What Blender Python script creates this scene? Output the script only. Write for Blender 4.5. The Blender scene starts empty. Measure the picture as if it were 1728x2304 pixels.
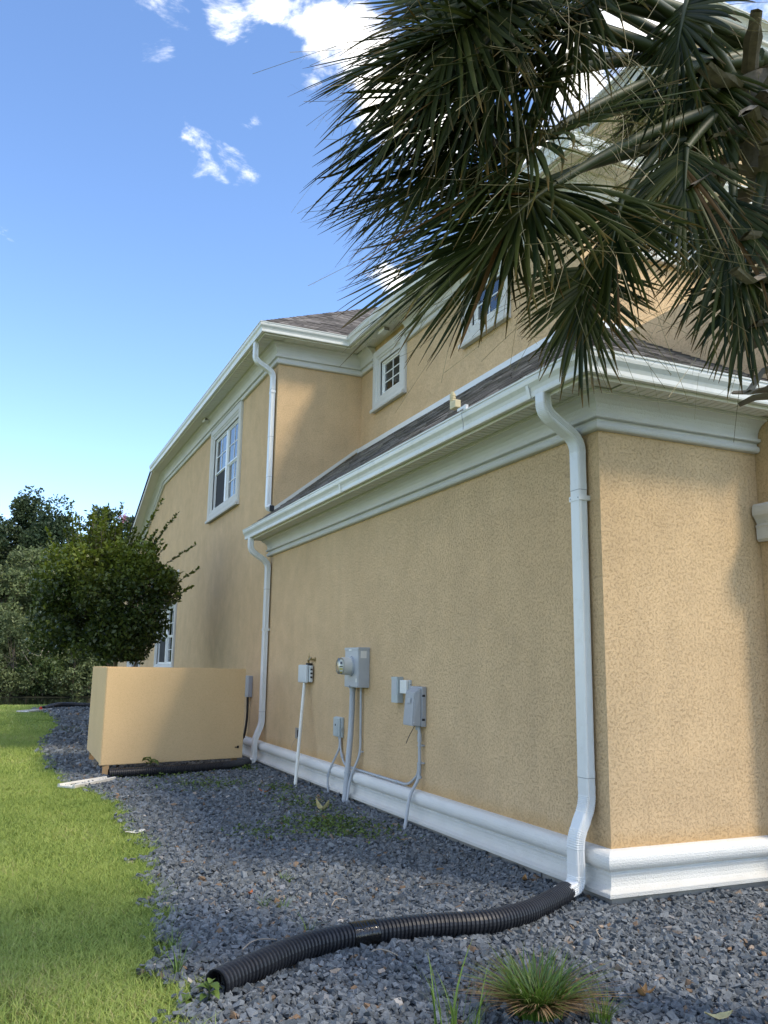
import bpy, bmesh, math, random
import numpy as np
from mathutils import Vector, Matrix
R = math.radians
random.seed(11); RNG = np.random.default_rng(11)
SC = bpy.context.scene
COL = SC.collection

# ------------------------------------------------------------------ camera
cam = bpy.data.cameras.new('camera'); camo = bpy.data.objects.new('camera', cam); COL.objects.link(camo)
cam.sensor_fit = 'VERTICAL'; cam.sensor_height = 36.0; cam.lens = 36.0 * 1904.64 / 2304
cam.clip_start = 0.05; cam.clip_end = 2000
YAW, PITCH, ROLL = 0.4163, 0.1807, 0.0152
_f = Vector((math.sin(YAW)*math.cos(PITCH), math.cos(YAW)*math.cos(PITCH), math.sin(PITCH)))
_r = Vector((math.cos(YAW), -math.sin(YAW), 0)); _u = _r.cross(_f)
_r2 = _r*math.cos(ROLL) + _u*math.sin(ROLL); _u2 = -_r*math.sin(ROLL) + _u*math.cos(ROLL)
CAM = Vector((-4.190, -5.278, 1.6))
camo.matrix_world = Matrix(((_r2.x, _u2.x, -_f.x, CAM.x), (_r2.y, _u2.y, -_f.y, CAM.y), (_r2.z, _u2.z, -_f.z, CAM.z), (0, 0, 0, 1)))
SC.camera = camo

# ------------------------------------------------------------------ light
SUN_AZ, SUN_EL = 38.0, 52.0            # degrees from -Y towards +X, elevation
sd = Vector((math.sin(R(SUN_AZ))*math.cos(R(SUN_EL)), -math.cos(R(SUN_AZ))*math.cos(R(SUN_EL)), math.sin(R(SUN_EL))))
sl = bpy.data.lights.new('sun', 'SUN'); sl.energy = 1.35; sl.angle = R(10.0); sl.color = (1, .93, .82)
slo = bpy.data.objects.new('sun', sl); COL.objects.link(slo); slo.rotation_euler = sd.to_track_quat('Z', 'Y').to_euler()
SKY_STRENGTH = 0.15
EXPOSURE = 1.36

world = bpy.data.worlds.new('World'); SC.world = world; world.use_nodes = True
CLOUD_OFF = (9.1, -3.3, 2.0)
def build_world():
    nt = world.node_tree; nt.nodes.clear(); N = nt.nodes.new; Lk = nt.links.new
    out = N('ShaderNodeOutputWorld'); mix = N('ShaderNodeMixShader')
    b1 = N('ShaderNodeBackground'); b2 = N('ShaderNodeBackground')
    sky = N('ShaderNodeTexSky'); sky.sky_type = 'NISHITA'; sky.sun_disc = False
    sky.sun_elevation = R(SUN_EL); sky.sun_rotation = R(180 - SUN_AZ)
    sky.air_density = 0.85; sky.dust_density = 0.15; sky.ozone_density = 3.0
    b1.inputs[1].default_value = SKY_STRENGTH; hs = N('ShaderNodeHueSaturation'); hs.inputs['Hue'].default_value = .504; hs.inputs['Saturation'].default_value = 1.12; Lk(sky.outputs[0], hs.inputs['Color']); Lk(hs.outputs[0], b1.inputs[0])
    b2.inputs[0].default_value = (0.93, 0.96, 1.0, 1); b2.inputs[1].default_value = 1.0
    tc = N('ShaderNodeTexCoord')
    # cloud sheet: directions laid on a level plane high above
    sep = N('ShaderNodeSeparateXYZ'); Lk(tc.outputs['Generated'], sep.inputs[0])
    add = N('ShaderNodeMath'); add.operation = 'ADD'; add.inputs[1].default_value = 0.12; Lk(sep.outputs[2], add.inputs[0])
    mx = N('ShaderNodeMath'); mx.operation = 'MAXIMUM'; mx.inputs[1].default_value = 0.02; Lk(add.outputs[0], mx.inputs[0])
    div = N('ShaderNodeVectorMath'); div.operation = 'DIVIDE'
    cmb = N('ShaderNodeCombineXYZ')
    for i in range(3): Lk(mx.outputs[0], cmb.inputs[i])
    Lk(tc.outputs['Generated'], div.inputs[0]); Lk(cmb.outputs[0], div.inputs[1])
    no = N('ShaderNodeTexNoise'); no.inputs['Scale'].default_value = 6.5; no.inputs['Detail'].default_value = 11; no.inputs['Roughness'].default_value = 0.66; no.inputs['Distortion'].default_value = 0.35
    Lk(div.outputs[0], no.inputs['Vector'])
    no2 = N('ShaderNodeTexNoise'); no2.inputs['Scale'].default_value = 1.1; no2.inputs['Detail'].default_value = 3
    off = N('ShaderNodeVectorMath'); off.operation = 'ADD'; off.inputs[1].default_value = CLOUD_OFF; Lk(div.outputs[0], off.inputs[0]); Lk(off.outputs[0], no2.inputs['Vector'])
    cov = N('ShaderNodeMapRange'); cov.inputs['From Min'].default_value = .43; cov.inputs['From Max'].default_value = .59; cov.inputs['To Min'].default_value = -.03; cov.inputs['To Max'].default_value = .28  # cloud cover added over the unseen sky to whiten the light on shaded walls
    Lk(no2.outputs['Fac'], cov.inputs['Value'])
    bias = None
    wn = N('ShaderNodeTexNoise'); wn.inputs['Scale'].default_value = 14; wn.inputs['Detail'].default_value = 4; Lk(tc.outputs['Generated'], wn.inputs['Vector'])
    ws = N('ShaderNodeVectorMath'); ws.operation = 'MULTIPLY_ADD'; ws.inputs[1].default_value = (.11, .11, .11); ws.inputs[2].default_value = (-.055, -.055, -.055); Lk(wn.outputs['Color'], ws.inputs[0])
    wd = N('ShaderNodeVectorMath'); wd.operation = 'ADD'; Lk(tc.outputs['Generated'], wd.inputs[0]); Lk(ws.outputs[0], wd.inputs[1])
    blobs = [((.235, .726, .645), .085, .33), ((.205, .728, .66), .06, .25), ((.275, .73, .63), .09, .35), ((.33, .735, .60), .10, .33), ((.38, .735, .565), .10, .30), ((.150, .828, .540), .055, .135), ((.185, .818, .545), .05, .135), ((.201, .789, .58), .035, .13), ((.15, .745, .652), .07, .13), ((.085, .772, .63), .06, .12),
             ((.365, .826, .429), .045, .22), ((-.02, .977, .211), .02, .2), ((.5, .6, .62), .2, .28), ((.30, .74, .59), .05, .2)]
    for c, rad, amp in blobs:
        d = N('ShaderNodeVectorMath'); d.operation = 'DISTANCE'; d.inputs[1].default_value = c; Lk(wd.outputs[0], d.inputs[0])
        m = N('ShaderNodeMapRange'); m.interpolation_type = 'SMOOTHSTEP'; m.inputs['From Min'].default_value = rad; m.inputs['From Max'].default_value = rad*.15; m.inputs['To Min'].default_value = 0; m.inputs['To Max'].default_value = amp+.12
        Lk(d.outputs['Value'], m.inputs['Value'])
        if bias is None:
            sb = N('ShaderNodeMath'); sb.operation = 'ADD'; sb.inputs[1].default_value = -.12; Lk(m.outputs[0], sb.inputs[0]); bias = sb.outputs[0]; continue
        sb = N('ShaderNodeMath'); sb.operation = 'ADD'; sb.inputs[1].default_value = -.12; Lk(m.outputs[0], sb.inputs[0])
        k = N('ShaderNodeMath'); k.operation = 'MAXIMUM'; Lk(bias, k.inputs[0]); Lk(sb.outputs[0], k.inputs[1]); bias = k.outputs[0]
    # a broad clear stretch of blue
    d = N('ShaderNodeVectorMath'); d.operation = 'DISTANCE'; d.inputs[1].default_value = (-.1, .90, .42); Lk(tc.outputs['Generated'], d.inputs[0])
    m = N('ShaderNodeMapRange'); m.interpolation_type = 'SMOOTHSTEP'; m.inputs['From Min'].default_value = .75; m.inputs['From Max'].default_value = .3; m.inputs['To Min'].default_value = 0; m.inputs['To Max'].default_value = -.26
    Lk(d.outputs['Value'], m.inputs['Value']); k = N('ShaderNodeMath'); k.operation = 'ADD'; Lk(cov.outputs[0], k.inputs[0]); Lk(m.outputs[0], k.inputs[1]); cover = k.outputs[0]
    k = N('ShaderNodeMath'); k.operation = 'MAXIMUM'; Lk(bias, k.inputs[0]); Lk(cover, k.inputs[1]); bias = k.outputs[0]
    s = N('ShaderNodeMath'); s.operation = 'ADD'; Lk(no.outputs['Fac'], s.inputs[0]); Lk(bias, s.inputs[1])
    mr = N('ShaderNodeMapRange'); mr.interpolation_type = 'SMOOTHSTEP'; mr.inputs['From Min'].default_value = .60; mr.inputs['From Max'].default_value = .88
    Lk(s.outputs[0], mr.inputs['Value'])
    Lk(mr.outputs[0], mix.inputs[0]); Lk(b1.outputs[0], mix.inputs[1]); Lk(b2.outputs[0], mix.inputs[2]); Lk(mix.outputs[0], out.inputs[0])
build_world()
SC.view_settings.view_transform = 'Standard'; SC.view_settings.look = 'None'; SC.view_settings.gamma = 1; SC.view_settings.exposure = EXPOSURE
SC.view_settings.use_curve_mapping = False
SC.view_settings.use_white_balance = True; SC.view_settings.white_balance_temperature = 7300; SC.view_settings.white_balance_tint = 10

# ------------------------------------------------------------------ materials
class NT:
    def __init__(s, name):
        s.m = bpy.data.materials.new(name); s.m.use_nodes = True; s.t = s.m.node_tree
        s.p = s.t.nodes['Principled BSDF']; s.o = s.t.nodes['Material Output']
    def n(s, typ, **kw):
        nd = s.t.nodes.new('ShaderNode'+typ)
        for k, v in kw.items():
            if hasattr(nd, k): setattr(nd, k, v)
            else: nd.inputs[k.replace('_', ' ')].default_value = v
        return nd
    def l(s, a, b): s.t.links.new(a, b)
    def obj(s): return s.n('TexCoord').outputs['Object']
    def noise(s, vec, scale, detail=3, rough=.55, dist=0.0):
        nd = s.n('TexNoise'); nd.inputs['Scale'].default_value = scale; nd.inputs['Detail'].default_value = detail; nd.inputs['Roughness'].default_value = rough; nd.inputs['Distortion'].default_value = dist
        s.l(vec, nd.inputs['Vector']); return nd.outputs['Fac']
    def ramp(s, fac, stops):
        r = s.n('ValToRGB'); e = r.color_ramp.elements
        while len(e) < len(stops): e.new(.5)
        for i, (p, c) in enumerate(stops): e[i].position = p; e[i].color = (*c, 1) if len(c) == 3 else c
        s.l(fac, r.inputs[0]); return r.outputs[0]
    def mix(s, fac, a, b, mode='MIX'):
        m = s.n('Mix', data_type='RGBA', blend_type=mode)
        if isinstance(fac, (int, float)): m.inputs[0].default_value = fac
        else: s.l(fac, m.inputs[0])
        for sock, v in ((m.inputs[6], a), (m.inputs[7], b)):
            if isinstance(v, tuple): sock.default_value = (*v, 1)
            else: s.l(v, sock)
        return m.outputs[2]
    def math(s, op, a, b=None, clamp=False):
        m = s.n('Math', operation=op, use_clamp=clamp)
        for i, v in enumerate((a, b)):
            if v is None: continue
            if isinstance(v, (int, float)): m.inputs[i].default_value = v
            else: s.l(v, m.inputs[i])
        return m.outputs[0]
    def bump(s, h, strength, dist):
        b = s.n('Bump'); b.inputs['Strength'].default_value = strength; b.inputs['Distance'].default_value = dist
        s.l(h, b.inputs['Height']); s.l(b.outputs[0], s.p.inputs['Normal']); return b
    def col(s, c):
        if isinstance(c, tuple): s.p.inputs['Base Color'].default_value = (*c, 1)
        else: s.l(c, s.p.inputs['Base Color'])
    def rough(s, v, spec=.5):
        if isinstance(v, (int, float)): s.p.inputs['Roughness'].default_value = v
        else: s.l(v, s.p.inputs['Roughness'])
        s.p.inputs['Specular IOR Level'].default_value = spec
    def attr(s, name): return s.n('Attribute', attribute_name=name).outputs['Fac']

def paint(name, c, rough=.4, spec=.5, var=.06, dirt=None, bscale=120, bstr=.06, scale=3.0, metal=0):
    t = NT(name); o = t.obj(); f = t.noise(o, scale, 4)
    a = tuple(x*(1-var) for x in c); b = tuple(min(1, x*(1+var)) for x in c)
    k = t.ramp(f, [(.3, a), (.7, b)])
    if dirt:
        g = t.ramp(t.noise(o, scale*4.3, 6, .7), [(.52, (0, 0, 0)), (.78, (1, 1, 1))])
        k = t.mix(t.math('MULTIPLY', g, .5), k, dirt)
    t.col(k); t.rough(rough, spec); t.p.inputs['Metallic'].default_value = metal
    t.bump(t.noise(o, bscale, 2), bstr, .004)
    return t.m

def stucco():
    t = NT('stucco'); o = t.obj()
    warp = t.noise(o, 9, 2)
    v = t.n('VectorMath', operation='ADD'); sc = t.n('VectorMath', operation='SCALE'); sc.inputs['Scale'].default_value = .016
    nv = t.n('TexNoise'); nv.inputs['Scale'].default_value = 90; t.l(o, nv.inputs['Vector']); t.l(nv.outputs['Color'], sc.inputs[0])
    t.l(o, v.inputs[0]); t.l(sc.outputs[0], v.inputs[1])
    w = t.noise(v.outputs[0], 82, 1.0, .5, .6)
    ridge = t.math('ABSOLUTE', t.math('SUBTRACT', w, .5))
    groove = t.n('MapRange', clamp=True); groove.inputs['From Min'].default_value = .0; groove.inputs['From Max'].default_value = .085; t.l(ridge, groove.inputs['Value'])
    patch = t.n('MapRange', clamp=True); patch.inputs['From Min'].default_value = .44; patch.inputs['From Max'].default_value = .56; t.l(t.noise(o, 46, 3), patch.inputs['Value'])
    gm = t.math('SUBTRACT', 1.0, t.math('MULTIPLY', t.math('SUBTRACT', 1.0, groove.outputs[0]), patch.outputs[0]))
    fine = t.noise(o, 260, 3)
    # trowelled smooth band just above the base moulding and at the corner, with rusty staining
    sx = t.n('SeparateXYZ'); t.l(o, sx.inputs[0])
    zz = t.n('MapRange', clamp=True); zz.inputs['From Min'].default_value = .37; zz.inputs['From Max'].default_value = .50
    t.l(t.math('ADD', sx.outputs[2], t.math('MULTIPLY', warp, .12)), zz.inputs['Value'])
    big = t.noise(o, .55, 4)
    mp = t.n('Mapping'); mp.inputs['Scale'].default_value = (5, 5, .35); t.l(o, mp.inputs['Vector'])
    streak = t.noise(mp.outputs[0], 1.0, 4)
    base = t.ramp(big, [(.3, (.615, .436, .256)), (.7, (.685, .490, .290))])
    base = t.mix(t.ramp(streak, [(.45, (0, 0, 0)), (.75, (.22, .22, .22))]), base, (.52, .385, .245))
    base = t.mix(t.math('MULTIPLY', t.math('SUBTRACT', 1.0, zz.outputs[0]), .55), base, (.50, .295, .12))
    base = t.mix(t.math('MULTIPLY', t.math('SUBTRACT', 1.0, gm), .46), base, (.27, .165, .075))  # occlusion shade of the worm grooves, painted into the base colour
    sp_ = t.noise(o, 330, 2, .6)
    base = t.mix(t.ramp(sp_, [(.55, (0, 0, 0)), (.75, (.25, .25, .25))]), base, (.33, .21, .10))
    mot = t.noise(o, 2.6, 5, .65)
    base = t.mix(.35, base, t.ramp(mot, [(.3, (.72, .72, .72)), (.7, (1.18, 1.18, 1.16))]), 'MULTIPLY')
    t.col(base); t.rough(.9, .15)
    h = t.math('ADD', gm, t.math('MULTIPLY', fine, .5))
    t.bump(h, .8, .004)
    return t.m

def rough_white(name, c):
    t = NT(name); o = t.obj()
    k = t.ramp(t.noise(o, 2.2, 5), [(.3, tuple(x*.93 for x in c)), (.7, c)])
    mp = t.n('Mapping'); mp.inputs['Scale'].default_value = (3, 3, 14); t.l(o, mp.inputs['Vector'])
    k = t.mix(t.ramp(t.noise(mp.outputs[0], 2, 5, .65), [(.55, (0, 0, 0)), (.8, (.22, .22, .22))]), k, (.48, .47, .43))
    if name == 'base_moulding':
        sx = t.n('SeparateXYZ'); t.l(o, sx.inputs[0]); zz = t.n('MapRange', clamp=True); zz.inputs['From Min'].default_value = .09; zz.inputs['From Max'].default_value = -.02
        t.l(t.math('SUBTRACT', sx.outputs[2], t.math('MULTIPLY', t.noise(o, 6, 5, .7), .10)), zz.inputs['Value'])
        k = t.mix(t.math('MULTIPLY', zz.outputs[0], .35), k, (.42, .38, .31))
    t.col(k); t.rough(.8, .2)
    t.bump(t.noise(o, 95, 3, .6), .9, .010)
    return t.m

def leafmat(name, c1, c2, tip=None, trans=.3, rough=.45, spec=.4, top=None):
    t = NT(name); a = t.attr('tint')
    k = t.ramp(a, [(.0, c1), (.86, c2), (1., top)] if top else [(.0, c1), (1., c2)])
    if tip:
        e = t.attr('along'); k = t.mix(t.ramp(e, [(.82, (0, 0, 0)), (1, (.8, .8, .8))]), k, tip)
        k = t.mix(t.ramp(t.attr('rust'), [(.5, (0, 0, 0)), (1, (1, 1, 1))]), k, (.12, .065, .02))
    t.col(k); t.rough(rough, spec)
    if trans:
        tr = t.n('BsdfTranslucent'); t.l(k, tr.inputs[0]); mx = t.n('MixShader'); mx.inputs[0].default_value = trans
        t.l(t.p.outputs[0], mx.inputs[1]); t.l(tr.outputs[0], mx.inputs[2]); t.l(mx.outputs[0], t.o.inputs[0])
    return t.m

def glassmat(name, tint=(1, 1, 1), base=.06):
    t = NT(name); fr = t.n('Fresnel'); fr.inputs[0].default_value = 1.5
    tr = t.n('BsdfTransparent'); tr.inputs[0].default_value = (*tint, 1); gl = t.n('BsdfGlossy'); gl.inputs['Roughness'].default_value = .015
    mx = t.n('MixShader'); fac = t.math('ADD', fr.outputs[0], base, True); t.l(fac, mx.inputs[0]); t.l(tr.outputs[0], mx.inputs[1]); t.l(gl.outputs[0], mx.inputs[2]); t.l(mx.outputs[0], t.o.inputs[0])
    return t.m

def tinted(name, stops, rough=.8, spec=.3, bscale=0, bstr=.3, nscale=40):
    """colour picked per piece from the 'tint' attribute, mottled by noise"""
    t = NT(name); o = t.obj(); k = t.ramp(t.attr('tint'), stops)
    k = t.mix(.6, k, t.ramp(t.noise(o, nscale, 4), [(.3, (.55, .55, .55)), (.7, (1.25, 1.25, 1.25))]), 'MULTIPLY')
    t.col(k); t.rough(rough, spec)
    if bscale: t.bump(t.noise(o, bscale, 4), bstr, .004)
    return t.m

M = {}
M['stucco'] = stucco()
M['trim'] = rough_white('trim_stucco', (.63, .63, .60))
M['base'] = rough_white('base_moulding', (.72, .72, .69))
M['gutter'] = paint('white_aluminium', (.68, .69, .66), .35, .5, .04, (.45, .46, .42), 40, .03, 1.2)
M['downspout'] = paint('downspout_white', (.70, .72, .72), .3, .5, .03, (.55, .55, .52), 60, .03, 2)
M['soffit'] = paint('soffit_vinyl', (.66, .65, .59), .55, .3, .04, None, 60, .03, 2)
M['vinyl'] = paint('window_vinyl', (.80, .81, .80), .35, .5, .03)
M['dark'] = paint('dark_interior', (.025, .024, .023), .9, .1)
M['curtain'] = paint('curtain_cloth', (.62, .62, .70), .9, .1, .1)
M['pink'] = paint('pink_curtain', (.68, .45, .52), .9, .1, .15)
M['screenmesh'] = paint('insect_screen', (.035, .037, .04), .8, .2)
M['glass'] = glassmat('window_glass', (.9, .93, .95), .10)
M['concrete'] = paint('concrete', (.30, .28, .25), .9, .2, .15, (.16, .15, .13), 60, .3, 5)
M['metergrey'] = paint('grey_enamel', (.40, .43, .46), .38, .5, .05, (.30, .31, .33), 80, .05, 4)
M['boxgrey'] = paint('grey_plastic', (.34, .355, .375), .5, .4, .06, (.26, .26, .27), 80, .08, 6)
M['boxgreen'] = paint('pale_grey_green_plastic', (.40, .45, .455), .5, .4, .06, (.30, .33, .33), 80, .08, 6)
M['boxwhite'] = paint('white_plastic', (.66, .68, .67), .45, .4, .05, (.5, .5, .48), 80, .05, 6)
M['boxpale'] = paint('pale_grey_plastic', (.55, .59, .60), .45, .4, .05, (.42, .44, .44), 80, .05, 6)
M['conduit'] = paint('conduit_pvc', (.40, .43, .46), .45, .4, .06, (.28, .29, .30), 60, .05, 5)
M['pvc'] = paint('white_pvc', (.72, .72, .66), .4, .4, .04, (.5, .48, .4), 60, .05, 5)
M['brass'] = paint('dull_brass', (.36, .27, .12), .4, .5, .2, (.15, .12, .07), 60, .1, 20, .7)
M['black'] = paint('black_plastic', (.012, .012, .013), .45, .5, .2)
M['tape'] = paint('shiny_black_tape', (.008, .008, .008), .16, .6, .2, None, 35, .5, 8)
M['corr'] = paint('corrugated_black_plastic', (.012, .013, .017), .46, .5, .25, (.03, .032, .035), 60, .1, 6)
M['meterface'] = paint('meter_face', (.62, .62, .58), .4, .5, .03)
M['clear'] = glassmat('meter_glass', (.93, .95, .93), .05)
M['ink'] = paint('print_ink', (.03, .03, .035), .6, .2)
M['yellow'] = paint('yellow_print', (.62, .50, .05), .6, .2)
M['labelwhite'] = paint('white_label', (.72, .72, .70), .6, .2)
M['cream'] = paint('aged_cream_plastic', (.62, .54, .33), .5, .4, .08, (.4, .33, .2), 60, .1, 20)
M['whitestone'] = paint('white_concrete', (.62, .60, .55), .85, .2, .12, (.40, .37, .32), 50, .3, 6)
M['flagred'] = paint('red_plastic', (.55, .05, .02), .5, .4)
M['timber'] = paint('timber', (.36, .23, .12), .8, .2, .2, (.2, .12, .06), 60, .3, 6)
M['screenwall'] = None
M['shingle'] = tinted('asphalt_shingle', [(0, (.105, .095, .086)), (.5, (.185, .168, .152)), (1, (.27, .247, .225))], .95, .15, 300, .5, 12)
M['stone'] = tinted('crushed_slate', [(0, (.074, .086, .095)), (.45, (.131, .147, .158)), (.80, (.190, .208, .218)), (.90, (.22, .225, .23)), (.94, (.17, .12, .08)), (.975, (.24, .15, .085)), (1, (.55, .53, .48))], .72, .35, 160, .35, 60)
M['grass'] = leafmat('lawn_grass', (.15, .24, .045), (.46, .54, .145), None, .35, .55, .25, (.50, .43, .20))
M['clump'] = leafmat('clump_grass', (.045, .10, .012), (.17, .27, .045), (.24, .17, .06), .25, .4, .5)
M['straw'] = leafmat('dry_straw', (.22, .12, .055), (.42, .29, .15), None, .2, .7, .2)
M['weed'] = leafmat('weed_leaf', (.045, .085, .016), (.15, .22, .05), None, .25, .5, .3)
M['palm'] = leafmat('palm_leaf', (.009, .021, .006), (.068, .082, .018), (.15, .08, .018), .25, .5, .22)
M['palmstrand'] = leafmat('palm_fibre', (.12, .10, .045), (.32, .27, .15), None, .1, .6, .3)
M['petiole'] = paint('palm_petiole', (.036, .050, .014), .55, .5, .25, (.06, .06, .02), 40, .1, 6)
M['boot'] = paint('dead_leaf_base', (.22, .19, .15), .85, .2, .35, (.06, .045, .035), 45, .8, 9)
M['trunk'] = paint('palm_trunk', (.17, .145, .115), .9, .2, .3, (.05, .04, .03), 30, .9, 8)
M['flower'] = leafmat('palm_flower', (.20, .22, .06), (.45, .46, .16), None, .4, .6, .3)
M['crape'] = leafmat('crape_leaf', (.014, .034, .012), (.20, .25, .03), None, .3, .4, .4)
M['bark'] = paint('bark', (.14, .11, .085), .9, .2, .3, (.06, .05, .04), 30, .8, 6)
M['pine'] = leafmat('pine_needles', (.022, .045, .020), (.075, .11, .045), None, .2, .6, .3)
M['broad'] = leafmat('broad_leaf', (.028, .055, .018), (.15, .20, .06), None, .3, .5, .35)
M['broad2'] = leafmat('silvery_leaf', (.045, .07, .03), (.21, .25, .10), None, .3, .5, .35)
M['deadleaf'] = paint('dead_leaf', (.34, .19, .08), .8, .2, .3, None, 60, .3, 20)
M['redleaf'] = paint('red_brown_leaf', (.38, .10, .03), .7, .3, .3, None, 60, .3, 20)
M['paleleaf'] = paint('pale_dry_leaf', (.50, .44, .22), .7, .3, .2, None, 60, .3, 20)
M['twig'] = paint('bleached_twig', (.38, .32, .25), .9, .2, .3)
M['pinkflower'] = paint('pink_blossom', (.62, .30, .42), .7, .2, .2)

def ground_mat():
    t = NT('turf'); o = t.obj()
    k = t.ramp(t.noise(o, .35, 4), [(.3, (.14, .18, .045)), (.7, (.21, .26, .07))])
    k = t.mix(.55, k, t.ramp(t.noise(o, 26, 5, .7), [(.3, (.45, .45, .4)), (.7, (1.3, 1.25, 1.1))]), 'MULTIPLY')
    t.col(k); t.rough(.95, .1); t.bump(t.noise(o, 45, 5, .7), .8, .03); return t.m
M['turf'] = ground_mat()
def bed_mat():
    t = NT('gravel_bed'); o = t.obj()
    v = t.n('TexVoronoi'); v.inputs['Scale'].default_value = 34; t.l(o, v.inputs['Vector'])
    cells = t.n('SeparateColor'); t.l(v.outputs['Color'], cells.inputs[0])
    k = t.ramp(cells.outputs[0], [(0, (.05, .057, .07)), (.6, (.11, .125, .15)), (.92, (.18, .19, .21)), (1, (.2, .14, .09))])
    t.col(k); t.rough(.8, .3); t.bump(v.outputs['Distance'], -.9, .03); return t.m
M['bed'] = bed_mat()
def screen_mat():
    t = NT('smooth_stucco'); o = t.obj()
    k = t.ramp(t.noise(o, .9, 4), [(.3, (.62, .445, .250)), (.7, (.69, .497, .282))])
    k = t.mix(t.ramp(t.noise(o, 85, 2, .5, 1.2), [(.52, (0, 0, 0)), (.62, (.25, .25, .25))]), k, (.33, .21, .09))
    t.col(k); t.rough(.9, .15); t.bump(t.noise(o, 90, 3, .6, 1.), .45, .004); return t.m
M['screenwall'] = screen_mat()
def water_mat():
    t = NT('pond_water'); t.col((.010, .013, .009)); t.rough(.06, .5)
    t.bump(t.noise(t.obj(), 2.5, 3), .08, .05); return t.m
M['water'] = water_mat()
M['litter'] = paint('leaf_litter', (.018, .020, .012), .95, .1, .3, (.02, .03, .01), 20, .6, 1.5)

# ------------------------------------------------------------------ helpers
def setp(o, label=None, cat=None, group=None, kind=None):
    if label: o['label'] = label
    if cat: o['category'] = cat
    if group: o['group'] = group
    if kind: o['kind'] = kind
    return o
def empty(name, loc=(0, 0, 0), label=None, cat=None, group=None):
    o = bpy.data.objects.new(name, None); COL.objects.link(o); o.location = loc; o.empty_display_size = .1
    return setp(o, label, cat, group)
def link(name, me, mat, parent=None, loc=None):
    o = bpy.data.objects.new(name, me); COL.objects.link(o)
    if mat is not None and not me.materials: me.materials.append(mat)
    if parent is not None:
        o.parent = parent
        if loc is None:                       # vertices are given in world space
            w = Vector((0, 0, 0)); q = parent
            while q: w += q.location; q = q.parent
            o.location = -w
    if loc is not None: o.location = loc
    return o
def raw(name, V, F, mat, parent=None, smooth=False, **attrs):
    V = np.ascontiguousarray(V, np.float32).reshape(-1, 3); F = np.ascontiguousarray(F, np.int32)
    k = F.shape[1]; me = bpy.data.meshes.new(name)
    me.vertices.add(len(V)); me.vertices.foreach_set('co', V.ravel())
    me.loops.add(F.size); me.loops.foreach_set('vertex_index', F.ravel())
    me.polygons.add(len(F)); me.polygons.foreach_set('loop_start', np.arange(0, F.size, k, dtype=np.int32)); me.polygons.foreach_set('loop_total', np.full(len(F), k, np.int32))
    me.polygons.foreach_set('use_smooth', np.full(len(F), smooth))
    for a, v in attrs.items():
        at = me.attributes.new(a, 'FLOAT', 'POINT'); at.data.foreach_set('value', np.ascontiguousarray(v, np.float32).ravel())
    me.update(calc_edges=True)
    return link(name, me, mat, parent)

class MB:
    """collects shapes; build() links them as one mesh object"""
    def __init__(s): s.v = []; s.f = []; s.sm = []
    def add(s, vs, fs, smooth=False):
        b = len(s.v); s.v += [tuple(v) for v in vs]; s.f += [tuple(b+i for i in f) for f in fs]; s.sm += [smooth]*len(fs); return s
    def box(s, a, b, bev=0.0):
        x0, y0, z0 = (min(a[i], b[i]) for i in range(3)); x1, y1, z1 = (max(a[i], b[i]) for i in range(3))
        if bev <= 0:
            return s.add([(x0,y0,z0),(x1,y0,z0),(x1,y1,z0),(x0,y1,z0),(x0,y0,z1),(x1,y0,z1),(x1,y1,z1),(x0,y1,z1)], [(0,3,2,1),(4,5,6,7),(0,1,5,4),(1,2,6,5),(2,3,7,6),(3,0,4,7)])
        bm = bmesh.new(); bmesh.ops.create_cube(bm, size=1)
        for v in bm.verts: v.co = Vector(((x0+x1)/2+v.co.x*(x1-x0), (y0+y1)/2+v.co.y*(y1-y0), (z0+z1)/2+v.co.z*(z1-z0)))
        bmesh.ops.bevel(bm, geom=bm.edges[:], offset=bev, segments=2, affect='EDGES', profile=.6)
        bm.verts.index_update()
        s.add([v.co[:] for v in bm.verts], [[v.index for v in f.verts] for f in bm.faces]); bm.free(); return s
    def quad(s, *p): return s.add(p, [tuple(range(len(p)))])
    def prism(s, poly, ext):                    # planar polygon extruded by a vector
        n = len(poly); e = Vector(ext); top = [tuple(Vector(p)+e) for p in poly]
        return s.add(list(poly)+top, [tuple(range(n))[::-1], tuple(range(n, 2*n))] + [(i, (i+1) % n, n+(i+1) % n, n+i) for i in range(n)])
    def tube(s, pts, rad, seg=10, caps=True, smooth=True):
        pts = [Vector(p) for p in pts]; n = len(pts)
        rads = rad if hasattr(rad, '__len__') else [rad]*n
        vs = []; up = None
        for i, p in enumerate(pts):
            d = (pts[min(i+1, n-1)]-pts[max(i-1, 0)]).normalized()
            if up is None: up = d.orthogonal().normalized()
            up = (up-d*up.dot(d)).normalized(); sd_ = d.cross(up)
            vs += [tuple(p+(up*math.cos(2*math.pi*k/seg)+sd_*math.sin(2*math.pi*k/seg))*rads[i]) for k in range(seg)]
        fs = [(i*seg+k, i*seg+(k+1) % seg, (i+1)*seg+(k+1) % seg, (i+1)*seg+k) for i in range(n-1) for k in range(seg)]
        s.add(vs, fs, smooth)
        if caps: s.add(vs[:seg], [tuple(range(seg))[::-1]]); s.add(vs[-seg:], [tuple(range(seg))])
        return s
    def cyl(s, a, b, r, seg=16): return s.tube([a, b], r, seg)
    def build(s, name, mat, parent=None):
        me = bpy.data.meshes.new(name); me.from_pydata(s.v, [], s.f); me.polygons.foreach_set('use_smooth', s.sm); me.update()
        bm = bmesh.new(); bm.from_mesh(me); bmesh.ops.recalc_face_normals(bm, faces=bm.faces[:]); bm.to_mesh(me); bm.free()
        return link(name, me, M[mat] if isinstance(mat, str) else mat, parent)

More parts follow.
